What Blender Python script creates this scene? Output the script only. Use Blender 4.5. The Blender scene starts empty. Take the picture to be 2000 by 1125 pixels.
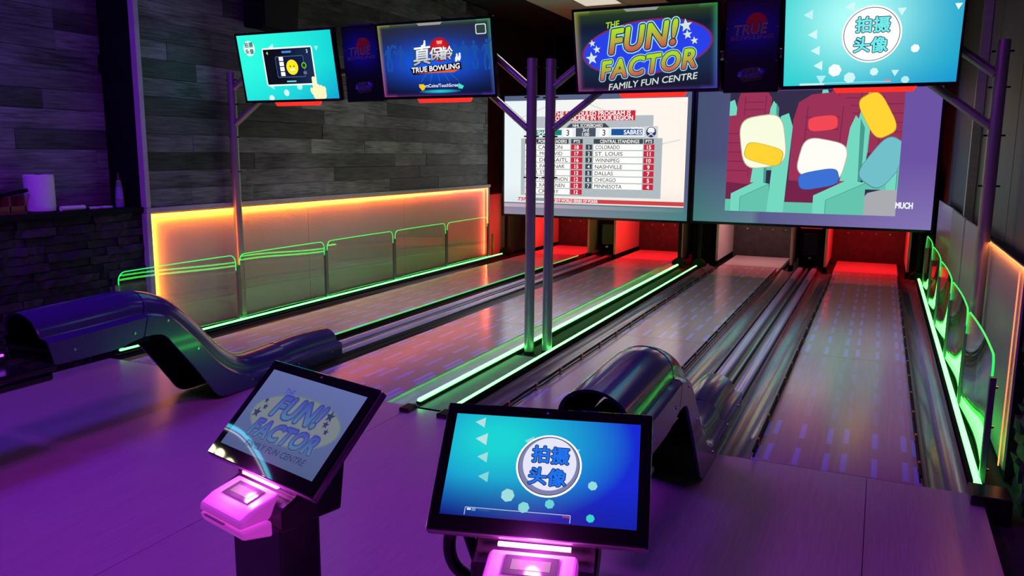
import bpy, bmesh, math, random
from mathutils import Matrix, Vector

random.seed(7)
PI = math.pi
scene = bpy.context.scene
COL = scene.collection

# ------------------------------------------------------------------ camera
cam_d = bpy.data.cameras.new('camera')
cam_d.sensor_width = 36.0
cam_d.lens = 1562 * 36 / 2000
cam_d.clip_start = 0.02
cam = bpy.data.objects.new('camera', cam_d)
COL.objects.link(cam)
R3 = Matrix(((0.90902, -0.07516, 0.40993), (0.41668, 0.14698, -0.89709), (0.00717, 0.98628, 0.16491)))
XA = Vector((R3[0][0], R3[1][0], R3[2][0])).normalized()
YA = Vector((R3[0][1], R3[1][1], R3[2][1])); YA = (YA - XA * YA.dot(XA)).normalized()
ZA = XA.cross(YA)
cam.matrix_world = Matrix(((XA.x, YA.x, ZA.x, 0), (XA.y, YA.y, ZA.y, 0), (XA.z, YA.z, ZA.z, 1.6), (0, 0, 0, 1)))
scene.camera = cam

# ------------------------------------------------------------------ world and view
w = bpy.data.worlds.new('world'); scene.world = w; w.use_nodes = True
w.node_tree.nodes['Background'].inputs[0].default_value = (0.42, 0.30, 0.85, 1)
w.node_tree.nodes['Background'].inputs[1].default_value = 0.022
scene.view_settings.view_transform = 'Standard'
scene.view_settings.look = 'None'
scene.view_settings.exposure = 0.1
scene.view_settings.gamma = 1.0
scene.view_settings.use_curve_mapping = False
scene.cycles.use_denoising = True
scene.cycles.sample_clamp_indirect = 4.0
scene.cycles.max_bounces = 8
scene.cycles.transparent_max_bounces = 16
scene.cycles.caustics_reflective = False
scene.cycles.caustics_refractive = False

# lamp strengths (the lamps themselves are built with their fixtures below)
UV_POWER = 30
RED_POWER = 26
FILL_POWER = 10

# ------------------------------------------------------------------ colour + materials
def lin(c):
    if len(c) == 3 and max(c) > 1.0:
        c = tuple(v / 255 for v in c)
    return tuple(v / 12.92 if v <= 0.04045 else ((v + 0.055) / 1.055) ** 2.4 for v in c)

def new_mat(name):
    m = bpy.data.materials.new(name); m.use_nodes = True
    nt = m.node_tree
    return m, nt, nt.nodes['Principled BSDF']

def mat(name, c, rough=0.5, metal=0.0, spec=0.5, vary=0.0, scale=8.0, bump=0.0, stretch=(1, 1, 1), coat=0.0, per_object=0.0, emit=None, estr=0.0):
    m, nt, b = new_mat(name)
    N, L = nt.nodes, nt.links
    b.inputs['Base Color'].default_value = (*c, 1)
    b.inputs['Roughness'].default_value = rough
    b.inputs['Metallic'].default_value = metal
    b.inputs['Specular IOR Level'].default_value = spec
    b.inputs['Coat Weight'].default_value = coat
    b.inputs['Coat Roughness'].default_value = 0.08
    if emit:
        b.inputs['Emission Color'].default_value = (*emit, 1)
        b.inputs['Emission Strength'].default_value = estr
    tc = N.new('ShaderNodeTexCoord'); mp = N.new('ShaderNodeMapping')
    mp.inputs['Scale'].default_value = stretch
    L.new(tc.outputs['Object'], mp.inputs['Vector'])
    nz = N.new('ShaderNodeTexNoise'); nz.noise_dimensions = '4D'
    nz.inputs['Scale'].default_value = scale; nz.inputs['Detail'].default_value = 6
    L.new(mp.outputs['Vector'], nz.inputs['Vector'])
    oi = N.new('ShaderNodeObjectInfo')
    mw = N.new('ShaderNodeMath'); mw.operation = 'MULTIPLY'; mw.inputs[1].default_value = 37
    L.new(oi.outputs['Random'], mw.inputs[0]); L.new(mw.outputs[0], nz.inputs['W'])
    mr = N.new('ShaderNodeMapRange')
    mr.inputs['From Min'].default_value = 0.3; mr.inputs['From Max'].default_value = 0.7
    mr.inputs['To Min'].default_value = 1 - vary; mr.inputs['To Max'].default_value = 1 + vary
    L.new(nz.outputs['Fac'], mr.inputs['Value'])
    po = N.new('ShaderNodeMapRange')
    po.inputs['To Min'].default_value = 1 - per_object; po.inputs['To Max'].default_value = 1 + per_object
    L.new(oi.outputs['Random'], po.inputs['Value'])
    mu = N.new('ShaderNodeMath'); mu.operation = 'MULTIPLY'
    L.new(mr.outputs[0], mu.inputs[0]); L.new(po.outputs[0], mu.inputs[1])
    vm = N.new('ShaderNodeVectorMath'); vm.operation = 'SCALE'
    vm.inputs[0].default_value = c
    L.new(mu.outputs[0], vm.inputs['Scale'])
    L.new(vm.outputs[0], b.inputs['Base Color'])
    if bump:
        bp = N.new('ShaderNodeBump'); bp.inputs['Strength'].default_value = bump; bp.inputs['Distance'].default_value = 0.01
        L.new(nz.outputs['Fac'], bp.inputs['Height']); L.new(bp.outputs[0], b.inputs['Normal'])
    return m

def emat(name, c, s, base=(0.5, 0.5, 0.5)):
    m, nt, b = new_mat(name)
    b.inputs['Base Color'].default_value = (*base, 1)
    b.inputs['Emission Color'].default_value = (*c, 1)
    b.inputs['Emission Strength'].default_value = s
    return m

def pic_mat(name, s, gloss=0.0, rough=0.1):
    m, nt, b = new_mat(name)
    a = nt.nodes.new('ShaderNodeVertexColor'); a.layer_name = 'Col'
    b.inputs['Base Color'].default_value = (0.01, 0.01, 0.012, 1)
    b.inputs['Specular IOR Level'].default_value = gloss
    b.inputs['Roughness'].default_value = rough
    nt.links.new(a.outputs['Color'], b.inputs['Emission Color'])
    b.inputs['Emission Strength'].default_value = s
    return m

def print_mat(name):
    m, nt, b = new_mat(name)
    a = nt.nodes.new('ShaderNodeVertexColor'); a.layer_name = 'Col'
    b.inputs['Roughness'].default_value = 0.35
    nt.links.new(a.outputs['Color'], b.inputs['Base Color'])
    return m

def clear_mat(name, tint, fres=1.0):
    m, nt, b = new_mat(name)
    N, L = nt.nodes, nt.links
    N.remove(b)
    out = [n for n in N if n.type == 'OUTPUT_MATERIAL'][0]
    tr = N.new('ShaderNodeBsdfTransparent'); tr.inputs[0].default_value = (*tint, 1)
    gl = N.new('ShaderNodeBsdfGlossy'); gl.inputs['Roughness'].default_value = 0.015
    gl.inputs['Color'].default_value = (0.9, 0.9, 0.9, 1)
    ge = N.new('ShaderNodeNewGeometry')
    dt = N.new('ShaderNodeVectorMath'); dt.operation = 'DOT_PRODUCT'
    L.new(ge.outputs['Normal'], dt.inputs[0]); L.new(ge.outputs['Incoming'], dt.inputs[1])
    def mm(op, a, b):
        n = N.new('ShaderNodeMath'); n.operation = op
        for i, v in enumerate((a, b)):
            if isinstance(v, (int, float)): n.inputs[i].default_value = v
            else: L.new(v, n.inputs[i])
        return n
    ab = mm('ABSOLUTE', dt.outputs['Value'], 0.0)
    pw = mm('POWER', mm('SUBTRACT', 1.0, ab.outputs[0]).outputs[0], 5.0)
    fr = mm('ADD', mm('MULTIPLY', pw.outputs[0], 0.965).outputs[0], 0.035)
    mx = N.new('ShaderNodeMixShader')
    L.new(fr.outputs[0], mx.inputs[0]); L.new(tr.outputs[0], mx.inputs[1]); L.new(gl.outputs[0], mx.inputs[2])
    L.new(mx.outputs[0], out.inputs['Surface'])
    return m

# weathered plank: long grain along y
def plank_mat():
    m, nt, b = new_mat('weathered_plank')
    N, L = nt.nodes, nt.links
    tc = N.new('ShaderNodeTexCoord'); oi = N.new('ShaderNodeObjectInfo')
    mw = N.new('ShaderNodeMath'); mw.operation = 'MULTIPLY'; mw.inputs[1].default_value = 53
    L.new(oi.outputs['Random'], mw.inputs[0])
    def noise(sc, st, det):
        mp = N.new('ShaderNodeMapping'); mp.inputs['Scale'].default_value = st
        L.new(tc.outputs['Object'], mp.inputs['Vector'])
        n = N.new('ShaderNodeTexNoise'); n.noise_dimensions = '4D'; n.inputs['Scale'].default_value = sc; n.inputs['Detail'].default_value = det
        L.new(mp.outputs[0], n.inputs['Vector']); L.new(mw.outputs[0], n.inputs['W'])
        return n
    grain = noise(10, (1, 0.5, 7), 8); blot = noise(2.6, (1, 0.55, 1.6), 4)
    ad = N.new('ShaderNodeMath'); ad.operation = 'MULTIPLY_ADD'; ad.inputs[1].default_value = 0.45
    L.new(grain.outputs['Fac'], ad.inputs[0])
    b2 = N.new('ShaderNodeMath'); b2.operation = 'MULTIPLY'; b2.inputs[1].default_value = 0.55
    L.new(blot.outputs['Fac'], b2.inputs[0]); L.new(b2.outputs[0], ad.inputs[2])
    rp = N.new('ShaderNodeValToRGB')
    rp.color_ramp.elements[0].position = 0.38; rp.color_ramp.elements[0].color = (0.032, 0.033, 0.033, 1)
    rp.color_ramp.elements[1].position = 0.66; rp.color_ramp.elements[1].color = (0.26, 0.262, 0.26, 1)
    L.new(ad.outputs[0], rp.inputs[0])
    po = N.new('ShaderNodeMapRange'); po.inputs['To Min'].default_value = 0.35; po.inputs['To Max'].default_value = 1.6
    L.new(oi.outputs['Random'], po.inputs[0])
    vm = N.new('ShaderNodeVectorMath'); vm.operation = 'SCALE'
    L.new(rp.outputs[0], vm.inputs[0]); L.new(po.outputs[0], vm.inputs['Scale'])
    L.new(vm.outputs[0], b.inputs['Base Color'])
    b.inputs['Roughness'].default_value = 0.55
    bp = N.new('ShaderNodeBump'); bp.inputs['Strength'].default_value = 0.25; bp.inputs['Distance'].default_value = 0.004
    L.new(grain.outputs['Fac'], bp.inputs['Height']); L.new(bp.outputs[0], b.inputs['Normal'])
    return m

# lane surface with printed blue dashes; object coordinates: x from the lane centre, y in metres along the lane
def lane_mat(name, fade):
    m, nt, b = new_mat(name)
    N, L = nt.nodes, nt.links
    g = N.new('ShaderNodeTexCoord'); sp = N.new('ShaderNodeSeparateXYZ'); L.new(g.outputs['Object'], sp.inputs[0])
    def M(op, a, bb, c=None):
        n = N.new('ShaderNodeMath'); n.operation = op
        for i, v in enumerate((a, bb, c)):
            if v is None: continue
            if isinstance(v, (int, float)): n.inputs[i].default_value = v
            else: L.new(v, n.inputs[i])
        return n.outputs[0]
    x, y = sp.outputs[0], sp.outputs[1]
    total = None
    for cx, ph in ((0.043, 0.0), (0.193, 0.02), (0.340, 0.0), (0.392, 0.05), (-0.043, 0.04), (-0.193, 0.015), (-0.340, 0.0), (-0.392, 0.06)):
        d = M('ABSOLUTE', M('SUBTRACT', x, cx), 0.0)
        inx = M('LESS_THAN', d, 0.0145)
        fr = M('FRACT', M('MULTIPLY', M('ADD', y, 40 * 0.44 - 4.27 + ph), 1 / 0.44), 0.0)
        iny = M('LESS_THAN', fr, 0.62)
        k = M('MULTIPLY', inx, iny)
        total = k if total is None else M('ADD', total, k)
    # the print is fainter on the first section, beyond the first metre
    faint = M('MULTIPLY', M('GREATER_THAN', y, 5.08), M('LESS_THAN', y, 6.82))
    total = M('MULTIPLY', total, M('SUBTRACT', 1.0, M('MULTIPLY', faint, fade)))
    nz = N.new('ShaderNodeTexNoise'); nz.inputs['Scale'].default_value = 3; nz.inputs['Detail'].default_value = 8
    mp = N.new('ShaderNodeMapping'); mp.inputs['Scale'].default_value = (18, 0.6, 1)
    L.new(g.outputs['Object'], mp.inputs[0]); L.new(mp.outputs[0], nz.inputs['Vector'])
    rp = N.new('ShaderNodeValToRGB')
    rp.color_ramp.elements[0].position = 0.3; rp.color_ramp.elements[0].color = (0.42, 0.365, 0.345, 1)
    rp.color_ramp.elements[1].position = 0.7; rp.color_ramp.elements[1].color = (0.48, 0.42, 0.40, 1)
    L.new(nz.outputs['Fac'], rp.inputs[0])
    mx = N.new('ShaderNodeMix'); mx.data_type = 'RGBA'
    L.new(M('MULTIPLY', total, 1.0), mx.inputs[0]); L.new(rp.outputs[0], mx.inputs[6])
    mx.inputs[7].default_value = (0.46, 0.52, 1.0, 1)
    L.new(mx.outputs[2], b.inputs['Base Color'])
    b.inputs['Roughness'].default_value = 0.17
    b.inputs['Specular IOR Level'].default_value = 0.5
    return m

def led_gradient(name, cols, y0, y1, s):
    m, nt, b = new_mat(name)
    N, L = nt.nodes, nt.links
    g = N.new('ShaderNodeNewGeometry'); sp = N.new('ShaderNodeSeparateXYZ'); L.new(g.outputs['Position'], sp.inputs[0])
    mr = N.new('ShaderNodeMapRange'); mr.inputs[1].default_value = y0; mr.inputs[2].default_value = y1
    L.new(sp.outputs[1], mr.inputs[0])
    rp = N.new('ShaderNodeValToRGB')
    rp.color_ramp.elements[0].color = (*cols[0], 1); rp.color_ramp.elements[-1].color = (*cols[-1], 1)
    for i, c in enumerate(cols[1:-1]):
        e = rp.color_ramp.elements.new((i + 1) / (len(cols) - 1)); e.color = (*c, 1)
    L.new(mr.outputs[0], rp.inputs[0]); L.new(rp.outputs[0], b.inputs['Emission Color'])
    b.inputs['Emission Strength'].default_value = s
    return m

def ribbed_mat(name, c, rough, axis, scale, strength=0.35, spec=0.5, metal=0.0):
    m, nt, b = new_mat(name)
    N, L = nt.nodes, nt.links
    tc = N.new('ShaderNodeTexCoord'); wv = N.new('ShaderNodeTexWave')
    wv.bands_direction = axis; wv.inputs['Scale'].default_value = scale
    L.new(tc.outputs['Object'], wv.inputs['Vector'])
    bp = N.new('ShaderNodeBump'); bp.inputs['Strength'].default_value = strength; bp.inputs['Distance'].default_value = 0.004
    L.new(wv.outputs['Fac'], bp.inputs['Height']); L.new(bp.outputs[0], b.inputs['Normal'])
    b.inputs['Base Color'].default_value = (*c, 1); b.inputs['Roughness'].default_value = rough
    b.inputs['Specular IOR Level'].default_value = spec; b.inputs['Metallic'].default_value = metal
    return m

MT = {}
MT['carpet'] = mat('dark_carpet', (0.022, 0.02, 0.026), 0.9, vary=0.3, scale=60)
MT['approach'] = mat('approach_laminate', (0.42, 0.37, 0.38), 0.3, vary=0.12, scale=9, stretch=(14, 0.6, 1), bump=0.03, per_object=0.03)
MT['plank'] = plank_mat()
MT['stone'] = mat('stacked_stone', (0.034, 0.033, 0.036), 0.8, spec=0.2, vary=0.45, scale=14, bump=0.4, per_object=0.4)
MT['black'] = mat('matt_black', (0.007, 0.007, 0.009), 0.65, spec=0.12, vary=0.2)
MT['blackgloss'] = mat('black_gloss_plastic', (0.008, 0.008, 0.011), 0.2, vary=0.1)
MT['ceil'] = mat('black_ceiling_paint', (0.006, 0.006, 0.008), 0.85, vary=0.2)
MT['tile'] = mat('white_ceiling_tile', (0.55, 0.6, 0.58), 0.8, vary=0.08, scale=30)
MT['trim'] = mat('pale_trim', (0.55, 0.5, 0.48), 0.5, vary=0.1)
MT['whitep'] = mat('white_laminate', (0.7, 0.68, 0.68), 0.35, vary=0.06)
MT['lane'] = lane_mat('lane_print_faint', 0.75)
MT['lane2'] = lane_mat('lane_print', 0.1)
MT['deck'] = mat('pin_deck_laminate', (0.62, 0.56, 0.55), 0.3, vary=0.06)
MT['gutter'] = mat('grey_gutter_plastic', (0.26, 0.26, 0.29), 0.2, metal=0.5, vary=0.3, scale=5, stretch=(6, 0.5, 2), coat=0.2)
MT['rail'] = mat('ball_track_plastic', (0.46, 0.45, 0.80), 0.26, metal=0.3, vary=0.12, scale=4, stretch=(6, 0.4, 2), coat=0.5)
MT['groove'] = mat('dark_track_bed', (0.02, 0.02, 0.024), 0.3, vary=0.2)
MT['hood'] = mat('indigo_hood_plastic', (0.034, 0.024, 0.13), 0.24, vary=0.12, scale=3, coat=0.6)
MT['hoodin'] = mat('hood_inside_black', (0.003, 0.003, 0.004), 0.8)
MT['chrome'] = mat('bolt_steel', (0.5, 0.5, 0.52), 0.25, metal=1.0)
MT['pole'] = mat('grey_painted_steel', (0.30, 0.30, 0.32), 0.34, metal=0.5, vary=0.06)
MT['post'] = mat('post_grey_metal', (0.16, 0.17, 0.2), 0.35, metal=0.6, vary=0.08)
MT['bpost'] = mat('bumper_post_brass', (0.50, 0.26, 0.09), 0.45, vary=0.1)
MT['plate'] = mat('cover_plate_grey', (0.16, 0.15, 0.17), 0.5, vary=0.1, spec=0.3)
MT['gutterA'] = mat('gutter_glossy', (0.55, 0.55, 0.55), 0.3, vary=0.2, scale=5, stretch=(6, 0.5, 2), coat=0.3)
MT['gutterD'] = mat('gutter_black', (0.012, 0.012, 0.016), 0.3, spec=0.35, vary=0.2)
MT['green'] = emat('green_led', (0.07, 1.0, 0.085), 9.0)
MT['greenreflect'] = emat('green_reflection_glow', (0.02, 1.0, 0.14), 0.5)  # reflected green light, put into an emissive colour
MT['greenL'] = emat('green_led_soft', (0.06, 1.0, 0.10), 8.0)
MT['greenR'] = emat('green_led_wide', (0.07, 1.0, 0.085), 8.0)
MT['greenedge'] = emat('edge_lit_acrylic', (0.015, 1.0, 0.10), 1.0, (0.1, 0.4, 0.2))
MT['acrylic'] = clear_mat('clear_acrylic', (0.93, 0.97, 0.95))
MT['orange'] = led_gradient('orange_led_tape', [(1, 0.26, 0.012), (1, 0.22, 0.012), (1, 0.13, 0.02), (1, 0.075, 0.03)], 4.8, 11.3, 9.0)
MT['orangeR'] = led_gradient('orange_led_tape_far_side', [(1, 0.17, 0.015), (1, 0.24, 0.012)], 4.4, 4.9, 1.5)
MT['poly'] = ribbed_mat('twinwall_sheet', (0.42, 0.40, 0.41), 0.33, 'Z', 45, 0.25)
MT['polyR'] = ribbed_mat('twinwall_sheet_dusty', (0.34, 0.33, 0.35), 0.38, 'Z', 45, 0.2)
MT['steel'] = mat('brushed_steel_sheet', (0.42, 0.41, 0.42), 0.32, metal=0.6, vary=0.15, scale=5, stretch=(1, 0.4, 8))
MT['wallgrey'] = mat('dark_grey_board', (0.07, 0.07, 0.074), 0.55, vary=0.25, scale=3, stretch=(1, 1, 0.4))
MT['redbar'] = emat('red_light_bar', (1.0, 0.03, 0.015), 1.0, (0.2, 0.01, 0.01))
MT['picA'] = pic_mat('tv_picture', 1.0, 0.3)
MT['picB'] = pic_mat('teal_tv_picture', 1.3, 0.3)
MT['picK'] = pic_mat('kiosk_picture', 1.0, 0.5, 0.03)
MT['glass'] = mat('black_screen_glass', (0.006, 0.006, 0.008), 0.03, vary=0.1)
MT['picS'] = pic_mat('projected_picture', 1.0)
MT['print'] = print_mat('printed_sign')
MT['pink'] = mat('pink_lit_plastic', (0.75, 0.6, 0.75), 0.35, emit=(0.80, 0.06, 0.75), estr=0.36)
MT['pinkhot'] = emat('pink_led', (1.0, 0.16, 0.95), 5.0)
MT['lcd'] = mat('reader_lcd', (0.03, 0.03, 0.03), 0.2, emit=(0.30, 0.26, 0.24), estr=0.7)
MT['kiosk'] = mat('kiosk_dark_metal', (0.06, 0.057, 0.066), 0.4, metal=0.3, vary=0.15)
MT['alu'] = mat('monitor_edge_aluminium', (0.5, 0.48, 0.52), 0.3, metal=0.9)
MT['display'] = mat('reader_display_glass', (0.03, 0.03, 0.035), 0.15, emit=(0.25, 0.2, 0.25), estr=0.15)
MT['paper'] = mat('paper_towel', (0.8, 0.8, 0.82), 0.85, vary=0.06, scale=40, bump=0.3)
MT['caddy'] = mat('brown_wood', (0.16, 0.05, 0.025), 0.5, vary=0.3, scale=6, stretch=(1, 1, 5))
MT['orangewood'] = mat('orange_wood', (0.75, 0.42, 0.15), 0.5, vary=0.15, scale=10)  # the wood's own orange-brown colour
MT['purple_led'] = emat('purple_led', (0.35, 0.05, 1.0), 2.5)
MT['uvlens'] = emat('blacklight_lens', (0.30, 0.05, 1.0), 1.5)
MT['redlamp'] = emat('red_deck_lamp', (1.0, 0.03, 0.03), 2.0)
MT['pinklamp'] = emat('pale_deck_lamp', (1.0, 0.5, 0.5), 0.8)
MT['troffer'] = emat('cream_diffuser', (1.0, 0.9, 0.75), 0.6)
MT['fillpanel'] = emat('fill_panel_diffuser', (1.0, 0.86, 0.82), 1.0)
MT['curtain'] = mat('pit_cushion_vinyl', (0.05, 0.05, 0.055), 0.6, vary=0.3, scale=12, bump=0.2)

# ------------------------------------------------------------------ mesh helpers
class MB:
    def __init__(s): s.v = []; s.f = []
    def add(s, vs, fs):
        o = len(s.v); s.v += [tuple(p) for p in vs]; s.f += [tuple(i + o for i in f) for f in fs]; return s
    def box(s, x0, x1, y0, y1, z0, z1):
        return s.add([(x0, y0, z0), (x1, y0, z0), (x1, y1, z0), (x0, y1, z0), (x0, y0, z1), (x1, y0, z1), (x1, y1, z1), (x0, y1, z1)],
                     [(0, 3, 2, 1), (4, 5, 6, 7), (0, 1, 5, 4), (1, 2, 6, 5), (2, 3, 7, 6), (3, 0, 4, 7)])
    def tube(s, pts, r, n=12, cap=True):
        pts = [Vector(p) for p in pts]; rings = []
        ref = None
        for i, p in enumerate(pts):
            d = (pts[min(i + 1, len(pts) - 1)] - pts[max(i - 1, 0)]).normalized()
            if ref is None:
                ref = Vector((0, 0, 1)) if abs(d.z) < 0.9 else Vector((1, 0, 0))
            a = (ref - d * ref.dot(d)).normalized(); ref = a; b = d.cross(a)
            rr = r[i] if isinstance(r, (list, tuple)) else r
            rings.append([p + (a * math.cos(2 * PI * k / n) + b * math.sin(2 * PI * k / n)) * rr for k in range(n)])
        vs = [q for rg in rings for q in rg]; fs = []
        for i in range(len(rings) - 1):
            for k in range(n):
                fs.append((i * n + k, i * n + (k + 1) % n, (i + 1) * n + (k + 1) % n, (i + 1) * n + k))
        if cap:
            fs.append(tuple(range(n - 1, -1, -1))); fs.append(tuple((len(rings) - 1) * n + k for k in range(n)))
        return s.add(vs, fs)
    def lathe(s, prof, n=24, c=(0, 0, 0)):
        vs = []; fs = []
        for r, z in prof:
            for k in range(n):
                a = 2 * PI * k / n; vs.append((c[0] + r * math.cos(a), c[1] + r * math.sin(a), c[2] + z))
        for i in range(len(prof) - 1):
            for k in range(n):
                fs.append((i * n + k, i * n + (k + 1) % n, (i + 1) * n + (k + 1) % n, (i + 1) * n + k))
        fs.append(tuple(range(n - 1, -1, -1))); fs.append(tuple((len(prof) - 1) * n + k for k in range(n)))
        return s.add(vs, fs)
    def prof_y(s, pts, y0, y1, closed=True):
        n = len(pts)
        vs = [(x, y0, z) for x, z in pts] + [(x, y1, z) for x, z in pts]
        fs = [(i, (i + 1) % n, n + (i + 1) % n, n + i) for i in range(n if closed else n - 1)]
        if closed: fs += [tuple(range(n - 1, -1, -1)), tuple(range(n, 2 * n))]
        return s.add(vs, fs)
    def prof(s, pts, axis, a0, a1):
        # extrude a closed 2-D outline along an axis: 'x' -> pts are (y, z); 'z' -> pts are (x, y)
        n = len(pts)
        def P(p, a): return (a, p[0], p[1]) if axis == 'x' else ((p[0], p[1], a) if axis == 'z' else (p[0], a, p[1]))
        vs = [P(p, a0) for p in pts] + [P(p, a1) for p in pts]
        fs = [(i, (i + 1) % n, n + (i + 1) % n, n + i) for i in range(n)] + [tuple(range(n - 1, -1, -1)), tuple(range(n, 2 * n))]
        return s.add(vs, fs)
    def mesh(s, name, m, smooth=False, bevel=0, seg=1):
        me = bpy.data.meshes.new(name)
        bm = bmesh.new()
        vs = [bm.verts.new(p) for p in s.v]
        for f in s.f:
            try: bm.faces.new([vs[i] for i in f])
            except ValueError: pass
        bmesh.ops.recalc_face_normals(bm, faces=bm.faces)
        if bevel:
            bmesh.ops.bevel(bm, geom=list(bm.edges), offset=bevel, segments=seg, affect='EDGES', profile=0.5, clamp_overlap=True)
        if smooth:
            for f in bm.faces: f.smooth = True
            for e in bm.edges:
                if len(e.link_faces) == 2 and e.calc_face_angle(0) > 0.7: e.smooth = False
        bm.to_mesh(me); bm.free()
        if m: me.materials.append(MT[m] if isinstance(m, str) else m)
        return me
    def build(s, name, m, parent=None, smooth=False, bevel=0, seg=1):
        return link(name, s.mesh(name, m, smooth, bevel, seg), parent)

def link(name, me, parent=None):
    o = bpy.data.objects.new(name, me); COL.objects.link(o)
    if parent is not None: o.parent = parent
    return o

def thing(name, label, cat, loc=(0, 0, 0), group=None, rot=None):
    o = bpy.data.objects.new(name, None); COL.objects.link(o)
    o.empty_display_size = 0.1
    o.location = loc
    if rot is not None: o.rotation_euler = rot
    o['label'] = label; o['category'] = cat
    if group: o['group'] = group
    return o

def tag(o, label, cat, group=None):
    o['label'] = label; o['category'] = cat
    if group: o['group'] = group
    return o

def struct(o, label=None):
    o['kind'] = 'structure'
    if label: o['label'] = label
    return o

def plate(x0, x1, y0, y1, z0, z1): return MB().box(x0, x1, y0, y1, z0, z1)

def lamp(name, kind, loc, power, color, parent=None, size=0.3, size_y=None, rot=(0, 0, 0), spot=1.6, blend=0.8):
    d = bpy.data.lights.new(name, kind); d.energy = power; d.color = color
    if kind == 'AREA':
        d.size = size
        if size_y: d.shape = 'RECTANGLE'; d.size_y = size_y
    elif kind == 'SPOT':
        d.spot_size = spot; d.spot_blend = blend; d.shadow_soft_size = size
    else: d.shadow_soft_size = size
    o = bpy.data.objects.new(name, d); COL.objects.link(o); o.location = loc; o.rotation_euler = rot
    if parent is not None: o.parent = parent
    return o

# ------------------------------------------------------------------ flat pictures (screens, printed signs)
_tcache = {}
def text_mesh(s, off=0.0, shear=0.0, spacing=1.0):
    key = (s, off, shear, spacing)
    if key in _tcache: return _tcache[key]
    c = bpy.data.curves.new('t', 'FONT'); c.body = s; c.offset = off; c.shear = shear; c.space_character = spacing
    c.resolution_u = 3; c.align_x = 'CENTER'; c.fill_mode = 'FRONT'
    o = bpy.data.objects.new('t', c); COL.objects.link(o)
    dg = bpy.context.evaluated_depsgraph_get()
    me = bpy.data.meshes.new_from_object(o.evaluated_get(dg))
    vs = [(v.co.x, v.co.y) for v in me.vertices]; fs = [tuple(p.vertices) for p in me.polygons]
    bpy.data.objects.remove(o); bpy.data.curves.remove(c); bpy.data.meshes.remove(me)
    _tcache[key] = (vs, fs); return _tcache[key]

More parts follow.
